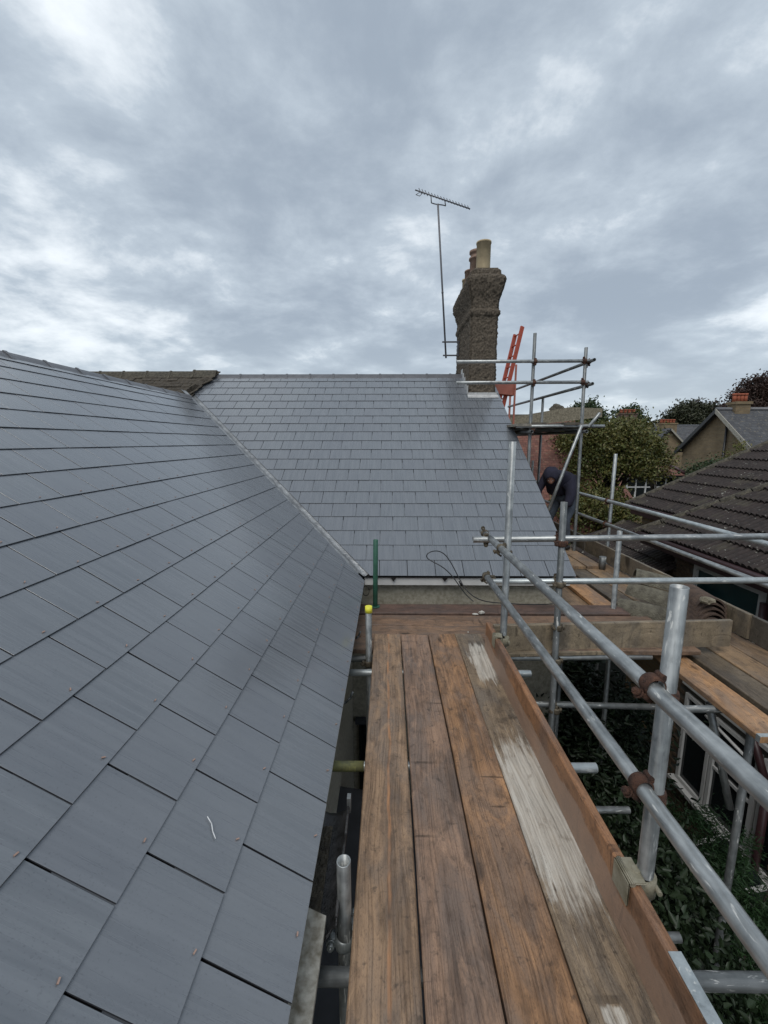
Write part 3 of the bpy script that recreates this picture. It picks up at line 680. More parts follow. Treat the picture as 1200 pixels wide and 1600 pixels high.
def toeboard(parent, a, b, ztop, mat, h=.225, th=.036, label=None):
    a = Vector(a + (0,)); b = Vector(b + (0,)); d = b - a; L = d.length; bm = bmesh.new(); n = 30; vs = []; sd = random.uniform(0, 50)
    for j in range(n + 1):
        y = L * j / n; row = []
        for (x, z) in ((-th / 2, -h), (-th / 2, -.006), (-th / 2 + .005, 0), (th / 2 - .005, 0), (th / 2, -.006), (th / 2, -h)):
            row.append(bm.verts.new((x + mnoise.noise(Vector((y * .9, sd, z))) * .004, y, z + mnoise.noise(Vector((y * 3, sd, x * 9))) * .003)))
        vs.append(row)
    for A, B in zip(vs, vs[1:]):
        for i in range(6): bm.faces.new((A[i], A[(i + 1) % 6], B[(i + 1) % 6], B[i]))
    bm.faces.new(vs[0][::-1]); bm.faces.new(vs[-1]); bmesh.ops.recalc_face_normals(bm, faces=bm.faces)
    me = bpy.data.meshes.new('toe_board'); bm.to_mesh(me); bm.free()
    return mobj('toe_board', me, mat, parent, Matrix.Translation((a.x, a.y, ztop)) @ Matrix.Rotation(math.atan2(-d.x, d.y), 4, 'Z'), label=label)
toeboard(ns, (.792, -.5), (.780, 3.10), .226, tb, label='orange brown toe board along the walkway')
for (y, zt) in ((1.165, 1.20), (2.86, 1.61)):
    pipe('standard', (SX, y, -4.9), (SX + (.002 if y > 2 else 0), y + (-.0 if y < 2 else .03), zt), M['galv'], ns)
pipe('standard', (SX, -.7, -4.9), (SX, -.7, 1.3), M['galv'], ns)
pipe('guard_rail', (RXI, -.9, .893), (RXI - .004, 3.46, .872), M['galv'], ns)
pipe('guard_rail', (RXI, -.9, .552), (RXI - .002, 3.30, .545), M['galv'], ns)
for (y, z, m_) in ((1.165, .893, 'rust'), (1.165, .553, 'rust'), (2.87, .874, 'brass'),):
    coupler(ns, (RXI, y - .0, z), (0, 1, 0), (SX + .0, y, z - .035), (0, 0, 1), m_, .85)
# board clips over the toe board
def clip(y, big=1.0):
    m = MB(); yy = .045 * big
    for (a, b) in (((.765, -yy, .232), (.815, yy, .240)), ((.757, -yy, .150), (.764, yy, .238)),):
        m.box((a[0], y + a[1], a[2]), (b[0], y + b[1], b[2]))
    m.tube((.772, y - yy, .233), (.772, y + yy, .233), .010, None, 10)
    m.tube((.805, y, .15), (.805, y, .245), .014, None, 10)
    m.tube((SX - .0, y, .165), (SX, y, .225), .036, .034, 16); m.box((.80, y - .03, .17), (.84, y + .03, .225)); bmesh.ops.bevel(m.bm, geom=[e for e in m.bm.edges if e.calc_length() > .02], offset=.0035, segments=2, affect='EDGES')
    m.tube((.86, y - .045, .20), (.86, y + .055, .20), .008, None, 8); m.tube((.86, y + .035, .20), (.86, y + .052, .20), .016, None, 6)
    m.out('board_clip', M['clip'], ns)
clip(1.165); clip(2.85, .8)
MB().box((.770, .55, .2265), (.806, .95, .2295)).out('edge_band', M['galv_white'], ns)
# transoms across under the boards, their ends show either side
for (y, x1, m_) in ((2.86, 1.045, 'galv_white'), (1.955, 1.085, 'galv_white'), (1.075, 1.75, 'galv_dark')):
    t_ = pipe('transom', (-.62 if y > 1.2 else -.40, y, -.068), (x1, y, -.066), M[m_], ns)
mw, L = axis_mat((-.399, 1.947, -.0675), (-.12, 1.947, -.0675))
MB().tube((-.45, 1.955, -.0680), (-.125, 1.955, -.0678), TR + .0012, None, 20).out('lichen_sleeve', M['tube_yellow'], ns, label='yellow lichened length of tube')
pipe('transom', (-.5, 3.12, -.105), (2.12, 3.18, -.100), M['galv'], ns)
pipe('ledger', (SX + .05, -1, -.125), (SX + .05, 3.2, -.125), M['galv_dark'], ns)
# inner standards in the gap by the roof edge
pipe('standard', (-.158, 3.06, -4.9), (-.150, 3.06, .345), M['galv'], ns, label='inner standard with yellow cap')
cap = MB().tube((-.150, 3.06, .318), (-.150, 3.06, .366), .0285, .027, 18).out('end_cap', M['yellow'], ns, label='yellow plastic end cap')
pipe('standard', (-.158, 1.225, -4.9), (-.150, 1.215, .205), M['galv'], ns, label='open ended inner standard')
coupler(ns, (-.155, 3.06, -.105), (0, 0, 1), (-.155, 3.12, -.105), (1, 0, 0), 'brass')
coupler(ns, (-.155, 1.22, -.13), (0, 0, 1), (-.155, 1.26, -.13), (0, 1, 0), 'galv_white')
coupler(ns, (-.06, 1.09, -.085), (1, 0, 0), (-.02, 1.14, -.085), (0, 0, 1), 'galv_white')
# bent ties hanging at the eave
for (y, z) in ((3.35, -.03), (2.55, -.08)):
    MB().path([(-.33, y, z - .03), (-.28, y, z - .02), (-.25, y, z + .015), (-.235, y + .01, z + .05)], .008, 8).out('wall_tie', M['galv_dark'], ns)
# green post
gpst = thing('green_post', (-.13, 4.05, -.03), 'dark green painted tube standing upright on the dark cross board', 'post')
pipe('tube', (-.130, 4.02, -.03), (-.124, 4.03, .66), M['tube_green'], gpst)
MB().tube((-.1301, 4.02, -.03), (-.1301, 4.02, -.018), .045, None, 16).out('base_plate', M['tube_green'], gpst)

# ------------------------------------------------------------------ CROSS SCAFFOLD (level with the far eave)
cs = thing('scaffold', (1.33, 3.13, -4.9), 'scaffold bay crossing the picture with two level rails and a long weathered toe board', 'scaffold')
pipe('standard', (1.375, 3.105, -4.9), (1.303, 3.105, 1.168), M['galv_dark'], cs)
pipe('guard_rail', (.655, 3.185, .862), (3.60, 3.195, .900), M['galv'], cs)
pipe('guard_rail', (.80, 3.175, .527), (3.60, 3.185, .548), M['galv_white'], cs)
coupler(cs, (1.308, 3.105, .862 - .01), (0, 0, 1), (1.308, 3.187, .87), (1, 0, 0), 'rust')
coupler(cs, (1.315, 3.105, .53), (0, 0, 1), (1.315, 3.178, .53), (1, 0, 0), 'brass')
coupler(cs, (1.33, 3.105, .18), (0, 0, 1), (1.33, 3.13, .18), (1, 0, 0), 'brass')
coupler(cs, (1.355, 3.105, -.53), (0, 0, 1), (1.355, 3.14, -.53), (1, 0, 0), 'brass')
coupler(cs, (1.335, 3.105, -.10), (0, 0, 1), (1.335, 3.15, -.10), (1, 0, 0), 'brass')
coupler(cs, (RXI - .004, 3.36, .872), (0, 1, 0), (RXI - .03, 3.20, .862), (1, 0, 0), 'brass')
coupler(cs, (RXI - .004, 3.25, .545), (0, 1, 0), (RXI + .03, 3.20, .53), (1, 0, 0), 'brass')
tw = mk_wood('toe_board_grey', (.27, .215, .145), (.13, .105, .075), seed=66, stain_amt=.35)
toeboard(cs, (.835, 3.155), (2.80, 3.275), .178, tw, label='long weathered grey brown toe board')
board('ledge_board', .86, 3.16, 2.42, 3.235, -.045, .10, .03, tw, 'thin board edge under the long toe board', None, parent=cs)
pipe('ledger', (.95, 3.15, -.50), (2.35, 3.15, -.53), M['galv_dark'], cs)
pipe('standard', (2.29, 4.02, -4.9), (2.245, 4.02, .755), M['galv'], cs)
pipe('ledger', (.95, 1.93, -1.10), (1.62, 1.93, -1.10), M['galv'], cs)
pipe('ledger', (1.00, 2.75, -1.10), (1.80, 2.75, -1.10), M['galv'], cs)
pipe('standard', (1.48, 2.72, -4.9), (1.44, 2.72, -1.05), M['galv_dark'], cs)
pipe('brace', (1.30, 2.95, -.88), (1.34, .55, -.98), M['galv_dark'], cs)
pipe('standard', (1.78, 4.05, -4.9), (1.78, 4.05, -.15), M['galv_dark'], cs)
MB().path([(1.22, 2.80, -1.10), (1.26, 2.80, -1.10)], .034, 16).out('coupler', M['galv_dark'], cs)

# ------------------------------------------------------------------ RIGHT SCAFFOLD and deck
rs = thing('scaffold', (3.05, 5.0, -4.9), 'long scaffold run on the right with two rails receding past the gable end', 'scaffold')
ZD = -.115
rw = [mk_wood('board_wood_i', (.48, .27, .13), (.28, .155, .08), seed=70, stain_amt=.25), mk_wood('board_wood_j', (.16, .125, .085), (.08, .062, .046), seed=74, stain_amt=.5),
      mk_wood('board_wood_k', (.33, .22, .125), (.18, .12, .075), seed=78, stain_amt=.3), mk_wood('board_wood_l', (.30, .20, .12), (.16, .11, .07), seed=82, stain_amt=.4)]
G3 = 'boards of the right hand deck'
b1 = board('scaffold_board', 2.315, 2.26, 2.315, 6.1, ZD, .222, .038, rw[0], 'bright new orange board nearest the gap on the right deck', G3)
MB().box((2.204, 2.262, ZD - .041), (2.426, 2.292, ZD + .0025)).out('end_band', M['galv_white'], rs)
board('scaffold_board', 2.600, 1.95, 2.590, 5.9, ZD - .004, .222, .038, rw[1], 'dark grey brown board beside the open slot in the right deck', G3)
board('scaffold_board', 2.835, 1.9, 2.828, 5.8, ZD, .222, .038, rw[2], 'tan board, third out from the house on the right deck', G3)
board('scaffold_board', 3.065, 1.9, 3.060, 5.85, ZD, .222, .038, rw[3], 'sandy board against the outer toe board of the right deck', G3)
G4 = 'further boards of the right hand deck by the gable'
board('scaffold_board', 2.10, 3.9, 2.10, 7.8, ZD - .045, .222, .038, rw[3], 'inner brown board at the foot of the gable end', G4)
board('scaffold_board', 2.36, 5.6, 2.36, 9.5, ZD + .040, .222, .038, rw[0], 'orange tinted board lapped under the working person', G4)
board('scaffold_board', 2.60, 5.6, 2.60, 9.5, ZD + .038, .222, .038, rw[2], 'tan lapped board right of the orange tinted one by the gable', G4)
board('scaffold_board', 2.84, 5.6, 2.84, 9.5, ZD + .040, .222, .038, rw[3], 'outermost lapped board far along the right deck', G4)
tg = mk_wood('toe_board_dark', (.19, .155, .11), (.09, .075, .055), seed=91, stain_amt=.4)
toeboard(rs, (3.20, 1.5), (3.185, 3.60), .115, tg, label='near outer toe board, grey'); toeboard(rs, (3.165, 3.50), (3.13, 6.5), .125, tw, label='middle outer toe board, tan')
toeboard(rs, (3.12, 6.52), (3.10, 9.6), .13, tg, label='far outer toe board')
MB().path([(3.165, 3.60, .02), (3.21, 3.52, .04), (3.19, 3.45, .02)], .016, 8).out('board_clip', M['galv_white'], rs)
OX = 3.16
pipe('standard', (OX + .03, 6.0, -4.9), (OX + .03, 6.0, 1.44), M['galv'], rs)
pipe('standard', (OX + .03, 9.4, -4.9), (OX + .03, 9.4, 1.2), M['galv_dark'], rs)
pipe('guard_rail', (OX - .03, 2.2, .775), (OX - .03, 9.6, .775), M['galv_white'], rs)
pipe('guard_rail', (OX - .03, 2.2, .440), (OX - .03, 9.6, .440), M['galv'], rs)
for y in (6.0, 9.4):
    for z in (.775, .44): coupler(rs, (OX - .03, y, z), (0, 1, 0), (OX + .03, y, z), (0, 0, 1), 'rust')
MB().tube((2.93, 5.6, ZD), (2.93, 5.6, .06), .045, None, 18).out('stub_tube', M['galv_dark'], rs)
pipe('standard', (2.43, 2.55, -4.9), (2.42, 2.55, -.17), M['galv_dark'], rs)
pipe('brace', (2.28, 2.75, -.22), (2.42, 2.62, -.95), M['galv'], rs)
pipe('transom', (1.9, 2.62, -.18), (3.3, 2.62, -.18), M['galv_dark'], rs)
pipe('transom', (1.9, 5.0, -.21), (3.3, 5.0, -.21), M['galv_dark'], rs)
pipe('transom', (1.9, 7.6, -.21), (3.3, 7.6, -.21), M['galv_dark'], rs)

# ------------------------------------------------------------------ CHIMNEY SCAFFOLD
hs = thing('scaffold', (2.6, 8.0, -4.9), 'tall scaffold tower beside the chimney with a boarded platform', 'scaffold')
Yf = 6.42
pipe('standard', (2.165, Yf + .05, -4.9), (2.122, Yf + .05, 3.16), M['galv_dark'], hs)
pipe('standard', (2.985, Yf + .02, -4.9), (2.862, Yf + .02, 2.955), M['galv_dark'], hs)
pipe('guard_rail', (.986, Yf, 2.757), (2.91, Yf, 2.765), M['galv'], hs)
pipe('guard_rail', (.992, Yf, 2.462), (2.91, Yf, 2.468), M['galv'], hs)
pipe('guard_rail', (2.93, 6.3, 2.76), (2.93, 10.6, 2.80), M['galv_dark'], hs)
pipe('guard_rail', (2.93, 6.3, 2.43), (2.93, 10.6, 2.45), M['galv_dark'], hs)
pipe('standard', (2.98, 8.35, -4.9), (2.96, 8.35, 2.47), M['galv_dark'], hs)
pipe('standard', (2.95, 10.5, -4.9), (2.93, 10.5, 3.0), M['ladder_pale'], hs, label='thin reddish far standard')
pipe('brace', (2.83, 6.33, 1.84), (2.375, 6.20, .60), M['galv'], hs)
pipe('brace', (2.93, Yf - .1, 1.82), (3.08, Yf - .1, 2.02), M['galv'], hs)
pipe('transom', (1.9, Yf - .02, 1.835), (3.20, Yf - .02, 1.835), M['galv'], hs)
for i, y in enumerate((6.9, 7.7, 8.6, 9.6)): pipe('transom', (1.9, y, 1.80), (3.05, y, 1.80), M['galv_dark'], hs)
pipe('ledger', (2.1, 6.3, 1.755), (2.1, 10.4, 1.755), M['galv_dark'], hs); pipe('ledger', (2.9, 6.3, 1.755), (2.9, 10.4, 1.755), M['galv_dark'], hs)
for (x, z) in ((2.13, 2.76), (2.13, 2.465), (2.15, 1.78)): coupler(hs, (x, Yf + .05, z), (0, 0, 1), (x, Yf, z), (1, 0, 0), 'rust')
for z in (2.76, 2.45, 1.80): coupler(hs, (2.89, Yf + .02, z), (0, 0, 1), (2.93, Yf + .05, z), (0, 1, 0), 'rust', 1.3)
for z in (2.765, 2.468): coupler(hs, (2.84, Yf, z), (1, 0, 0), (2.93, Yf + .1, z - .02), (0, 1, 0), 'rust', 1.3)
dk = [mk_wood('board_dark', (.13, .11, .085), (.06, .052, .042), seed=95), mk_wood('board_grey', (.28, .255, .21), (.14, .125, .10), seed=97)]
labs = ['inner platform board nearest the chimney on the tower', 'second platform board out from the chimney on the tower', 'third platform board out on the chimney tower', 'fourth platform board out on the chimney tower', 'outermost platform board on the chimney tower']
for i in range(5):
    board('scaffold_board', 2.0 + .235 * i, 6.36 + .05 * (i % 3), 2.0 + .235 * i, 10.2, 1.872 + (.02 if i in (1, 3) else 0), .222, .038, dk[(i + 1) % 2], labs[i], 'platform boards of the chimney scaffold')
# orange ladder beyond the chimney
la = thing('ladder', (2.45, 9.4, 1.9), 'orange red ladder leaning up behind the chimney scaffold', 'ladder')
d0, d1 = Vector((2.38, 9.3, 2.0)), Vector((2.84, 9.5, 4.02))
for off, m_, tt in ((Vector((0, 0, 0)), 'ladder', 1), (Vector((-.035, .32, -.0)), 'ladder', .955)):
    a, b = d0 + off, d0 + off + (d1 - d0) * tt; mw, L = axis_mat(a, b)
    MB().box((-.020, -.040, 0), (.020, .040, L)).out('stile', M[m_], la, mw)
for i in range(9):
    a = d0 + (d1 - d0) * (.04 + i * .112); MB().tube(a, a + Vector((-.035, .32, 0)), .014, None, 8).out('rung', M['ladder'], la)
hopper = thing('rubbish_chute', (2.5, 9.3, 2.0), 'faded red tray fixed by the ladder foot next to the chimney', 'tray')
MB().poly([(2.24, 9.25, 2.62), (2.68, 9.25, 2.58), (2.68, 9.25, 2.86), (2.20, 9.25, 2.83)], (0, .25, 0)).out('tray_side', M['ladder_pale'], hopper)
MB().box((2.655, 9.22, 1.9), (2.69, 9.25, 3.2)).out('tray_post', M['ladder_pale'], hopper)

# ------------------------------------------------------------------ cable, ridge tile stack, scraps
cb = [(.83, 4.05, .02), (1.15, 4.03, .01), (.98, 4.03, -.005), (.86, 4.05, .02), (.80, 4.10, .06), (.745, 4.12, .13), (.66, 4.18, .25), (.56, 4.22, .335), (.47, 4.25, .37), (.41, 4.27, .40), (.395, 4.27, .435), (.42, 4.27, .47), (.50, 4.30, .485), (.58, 4.30, .46), (.64, 4.28, .39), (.69, 4.24, .30), (.74, 4.20, .20), (.80, 4.12, .10), (.90, 4.07, .035), (1.02, 4.05, .01), (1.2, 4.05, .0), (1.5, 4.03, -.01), (1.75, 4.06, .0)]
cu = bpy.data.curves.new('cable', 'CURVE'); cu.dimensions = '3D'; cu.bevel_depth = .0055; cu.bevel_resolution = 2; sp = cu.splines.new('NURBS'); pp = cb[3:]
sp.points.add(len(pp) - 1); sp.use_endpoint_u = True; sp.order_u = 4
for q, p in zip(sp.points, pp): q.co = (*p, 1)
dg = bpy.context.evaluated_depsgraph_get(); tmp = bpy.data.objects.new('tmp', cu); COL.objects.link(tmp); dg.update()
me = bpy.data.meshes.new_from_object(tmp.evaluated_get(dg)); bpy.data.objects.remove(tmp); me.materials.clear()
mobj('cable', me, M['black'], smooth=True, label='thin black cable looped up over the slate eave', cat='cable')
MB().tube((.74, 4.19, .19), (.76, 4.17, .14), .016, .012, 10).out('cable_gland', M['black'], bpy.data.objects['cable'])
def half_tile(L, r, th=.016):
    bm = bmesh.new(); n = 14
    def ring(y, rr): return [bm.verts.new((rr * math.cos(math.pi * (.06 + .88 * i / (n - 1))), y, rr * math.sin(math.pi * (.06 + .88 * i / (n - 1))))) for i in range(n)]
    o0, o1, i1, i0 = ring(0, r), ring(L, r), ring(L, r - th), ring(0, r - th)
    for A, B in ((o0, o1), (o1, i1), (i1, i0), (i0, o0)):
        for i in range(n - 1): bm.faces.new((A[i], A[i + 1], B[i + 1], B[i]))
    for e in (0, n - 1): bm.faces.new((o0[e], o1[e], i1[e], i0[e]))
    bmesh.ops.recalc_face_normals(bm, faces=bm.faces); me = bpy.data.meshes.new('half_tile'); bm.to_mesh(me); bm.free(); return me
M['mossy'] = simple('lichened_ridge_tile', (.19, .175, .13), .95, 0, .5, 11, 1, col2=(.060, .052, .040), dist=.02)
M['tile_brown'] = simple('brown_clay', (.13, .085, .060), .9, 0, .5, 14, .6, col2=(.05, .034, .028), dist=.01)
ht = half_tile(.42, .135); G5 = 'old half round ridge tiles stacked on the right deck'
def half(x, y, z, rz, rx, m_, lab):
    me = ht.copy(); me.materials.clear(); o = mobj('ridge_tile', me, M[m_], None, Matrix.Translation((x, y, z)) @ Matrix.Rotation(rz, 4, 'Z') @ Matrix.Rotation(rx, 4, 'X'), label=lab, cat='ridge tile', group=G5)
names = ['lowest', 'second from the bottom', 'third from the bottom', 'fourth from the bottom', 'topmost']
for i in range(5): half(2.93 + .014 * i, 3.60 + .03 * i, ZD + .02 + .038 * i, R(4 - 3 * i), 0, 'tile_brown', 'brown half round ridge tile in the nested stack, ' + names[i])
half(2.72, 3.92, ZD, R(58), 0, 'mossy', 'lichen covered ridge tile lying lowest and furthest left of the stack')
half(2.83, 3.98, ZD + .10, R(44), R(6), 'mossy', 'lichen covered ridge tile laid on top of the left hand one')
half(2.98, 4.15, ZD + .20, R(64), R(9), 'mossy', 'lichen crusted ridge tile perched highest at the back')
def lump(name, c, r, mat, lab, cat='debris', sub=2, sq=(1, 1, .6), group=None):
    bm = bmesh.new(); bmesh.ops.create_icosphere(bm, subdivisions=sub, radius=r)
    for v in bm.verts: v.co *= 1 + .35 * mnoise.noise(v.co * (2.2 / r) + Vector((c[0] * 9, 0, 0))); v.co = Vector((v.co.x * sq[0], v.co.y * sq[1], v.co.z * sq[2]))
    me = bpy.data.meshes.new(name); bm.to_mesh(me); bm.free(); return mobj(name, me, mat, None, Matrix.Translation(c), label=lab, cat=cat, group=group)
lump('mortar_lump', (2.90, 3.68, ZD + .30), .06, M['stone'], 'pale sandy mortar lump stuck in the top of the nested ridge tiles')
lump('mortar_lump', (2.74, 3.50, .0), .035, M['scrap'], 'white broken scrap just behind the long toe board below the ridge tiles')
lump('mortar_scrap', (.84, 3.85, -.03), .018, M['scrap'], 'flat white scrap on the joint of the cross boards', sq=(1.6, .8, .5))
lump('mortar_scrap', (.905, 3.87, -.022), .022, M['scrap'], 'larger upright white scrap on the cross boards', sq=(1.3, .5, .9))
lump('mortar_scrap', (.70, 3.47, -.035), .007, M['scrap'], 'tiny white crumb on the middle cross board')

# ------------------------------------------------------------------ PERSON bending at the gable end
pe = thing('person', (2.62, 6.5, ZD), 'person in a dark navy hooded top bending forward beside the gable end', 'person')
def skin(name, pts, edges, mat, parent, sub=2, root=0):
    me = bpy.data.meshes.new(name); me.from_pydata([p[:3] for p in pts], edges, []); o = mobj(name, me, mat, parent)
    md = o.modifiers.new('skin', 'SKIN'); sk = me.skin_vertices[0].data
    for i, p in enumerate(pts): sk[i].radius = (p[3], p[4] if len(p) > 4 else p[3]); sk[i].use_root = (i == root)
    md.use_smooth_shade = True; s2 = o.modifiers.new('sub', 'SUBSURF'); s2.levels = sub; s2.render_levels = sub; return o
zb = ZD + .04
P = [(2.70, 6.68, zb + .84, .19, .17), (2.69, 6.66, zb + .98, .20, .19), (2.64, 6.60, zb + 1.10, .21, .20), (2.58, 6.52, zb + 1.17, .19, .17), (2.50, 6.44, zb + 1.20, .085),
     (2.47, 6.38, zb + 1.19, .07),
     (2.76, 6.44, zb + 1.12, .105), (2.77, 6.36, zb + .90, .085), (2.70, 6.33, zb + .70, .062),
     (2.50, 6.70, zb + 1.14, .075), (2.36, 6.62, zb + .92, .055), (2.33, 6.50, zb + .74, .042)]
skin('hooded_top', P, [(0, 1), (1, 2), (2, 3), (3, 4), (4, 5), (3, 6), (6, 7), (7, 8), (3, 9), (9, 10), (10, 11)], M['hoodie'], pe)
P = [(2.80, 6.62, zb + .88, .14), (2.88, 6.52, zb + .80, .095), (2.74, 6.44, zb + .48, .070), (2.84, 6.52, zb + .08, .048), (2.72, 6.74, zb + .80, .095), (2.58, 6.70, zb + .46, .070), (2.70, 6.78, zb + .08, .048)]
skin('trousers', P, [(0, 1), (1, 2), (2, 3), (0, 4), (4, 5), (5, 6)], M['jeans'], pe)
for (x, y) in ((2.80, 6.50), (2.66, 6.76)):
    skin('shoe', [(x + .06, y, zb + .04, .045, .04), (x - .03, y - .03, zb + .035, .048, .035), (x - .14, y - .06, zb + .03, .042, .028)], [(0, 1), (1, 2)], M['black'], pe)
# head and face
bm = bmesh.new(); bmesh.ops.create_uvsphere(bm, u_segments=28, v_segments=20, radius=.1)
for v in bm.verts:
    c = v.co; c.x *= .78; c.y *= .98; c.z *= 1.18
    if c.y < -.03:
        if abs(c.x) < .018 and -.03 < c.z < .03: c.y -= .022
        if .012 < abs(c.x) < .045 and .008 < c.z < .03: c.y += .012
        if c.z < -.06: c.x *= .82
        if abs(c.x) < .03 and -.062 < c.z < -.048: c.y += .006
me = bpy.data.meshes.new('head'); bm.to_mesh(me); bm.free()
hm = Matrix.Translation((2.44, 6.345, zb + 1.165)) @ Matrix.Rotation(R(-22), 4, 'Z') @ Matrix.Rotation(R(48), 4, 'X')
head = mobj('head', me, M['skin'], pe, hm, smooth=True)
for sx in (-1, 1):
    MB().tube((sx * .03, -.088, .02), (sx * .03, -.094, .02), .010, .006, 10).out('eye', M['white'], head, hm)
    bm = bmesh.new(); bmesh.ops.create_uvsphere(bm, u_segments=10, v_segments=8, radius=.03)
    for v in bm.verts: v.co = Vector((sx * .08 + v.co.x * .3, v.co.y * .6, v.co.z))
    me = bpy.data.meshes.new('ear'); bm.to_mesh(me); bm.free(); mobj('ear', me, M['skin'], head, hm)
MB().tube((-.025, -.088, -.053), (.025, -.088, -.053), .005, None, 8).out('mouth', M['pot_pink'], head, hm)
def hoodf(s, t):
    th = t * math.pi * .80; a = s * 2 * math.pi                     # open shell, opening at the face
    r = .125 * (1 + .05 * math.sin(3 * a)) ; d = Vector((math.sin(th) * math.cos(a) * .88, math.cos(th) * 1.08, math.sin(th) * math.sin(a) * 1.12))
    return tuple(hm @ (d * r + Vector((0, .02, .012))))
hd = grid_part('hood', hoodf, 32, 18, M['hoodie'], pe, close=True); md = hd.modifiers.new('s', 'SOLIDIFY'); md.thickness = .010
# hand with fingers gripping downwards
def hand(x, y, z, sx, nm):
    m = [(x, y, z + .05, .024, .03), (x, y - .005, z + .01, .034, .020), (x - .005, y - .01, z - .03, .036, .018)]
    o = skin('hand', m, [(0, 1), (1, 2)], M['skin'], pe)
    for k, (dx, ln) in enumerate(((-.026, .060), (-.009, .068), (.009, .064), (.025, .052))):
        skin('finger', [(x + dx, y - .01, z - .03, .0095), (x + dx, y - .022, z - .03 - ln * .45, .009), (x + dx, y - .008, z - .03 - ln * .8, .0085), (x + dx * .9, y + .012, z - .03 - ln * .85, .0075)], [(0, 1), (1, 2), (2, 3)], M['skin'], o, 1)
    skin('thumb', [(x + sx * .03, y, z + .005, .011), (x + sx * .048, y - .015, z - .025, .0105), (x + sx * .042, y - .02, z - .055, .009)], [(0, 1), (1, 2)], M['skin'], o, 1)
hand(2.675, 6.345, zb + .61, -1, 'r'); hand(2.325, 6.47, zb + .66, 1, 'l')

# ------------------------------------------------------------------ windows helper
def window(parent, O, U, V, N, w, h, cols, rows, frame='white', glass='glass', fw=.055, recess=.05):
    """O lower-left corner, U right, V up, N outward"""
    O, U, V, N = Vector(O), Vector(U), Vector(V), Vector(N); mw = Matrix((U, V, N)).transposed().to_4x4(); mw = Matrix.Translation(O) @ mw
    m = MB(); m.box((0, 0, -.05), (fw, h, .015)).box((w - fw, 0, -.05), (w, h, .015)).box((fw, 0, -.05), (w - fw, fw, .015)).box((fw, h - fw, -.05), (w - fw, h, .015))
    for i in range(1, cols): x = w * i / cols; m.box((x - fw * .4, fw, -.045), (x + fw * .4, h - fw, .008))
    for j in range(1, rows): y = h * j / rows; m.box((fw, y - fw * .35, -.044), (w - fw, y + fw * .35, .007))
    f = m.out('window', M[frame], parent, mw)
    MB().box((fw * .5, fw * .5, -.030), (w - fw * .5, h - fw * .5, -.022)).out('pane', M[glass], f, mw)
    return f
def roof_slab(name, pts, mat, parent, th=.08, lift=0):
    """pts: eave-left, eave-right, ridge-right, ridge-left; local frame on the slope so tile courses run level"""
    a, b, c, d = [Vector(p) for p in pts]; u = (b - a).normalized(); n = u.cross(d - a).normalized(); v = n.cross(u)
    mw = Matrix.Translation(a) @ Matrix((u, v, n)).transposed().to_4x4(); inv = mw.inverted()
    return MB().poly([inv @ p for p in (a, b, c, d)], (0, 0, -th)).out(name, mat, parent, mw)

# ------------------------------------------------------------------ NEIGHBOUR with ribbed concrete tiles
nb = thing('house', (8, 5, -4.9), 'neighbouring brown brick house at right with ribbed dark concrete tile roofs and lichen', 'house')
PA = R(30); CT = math.cos(PA); ST = math.sin(PA)
def tile_mesh(w=.30, L=.40):
    bm = bmesh.new(); n = 25; rows = []
    for (y, dz) in ((0, .048), (L, .004)):
        rows.append([bm.verts.new((w * i / (n - 1), y, dz - .020 + .048 * (abs(math.sin(math.pi * 3 * i / (n - 1))) ** .75))) for i in range(n)])
    lo = [bm.verts.new((w * i / (n - 1), .0, .008)) for i in range(n)]
    for i in range(n - 1): bm.faces.new((rows[0][i], rows[0][i + 1], rows[1][i + 1], rows[1][i])); bm.faces.new((lo[i], lo[i + 1], rows[0][i + 1], rows[0][i]))
    me = bpy.data.meshes.new('tile'); bm.to_mesh(me); bm.free(); return me
TM = tile_mesh()
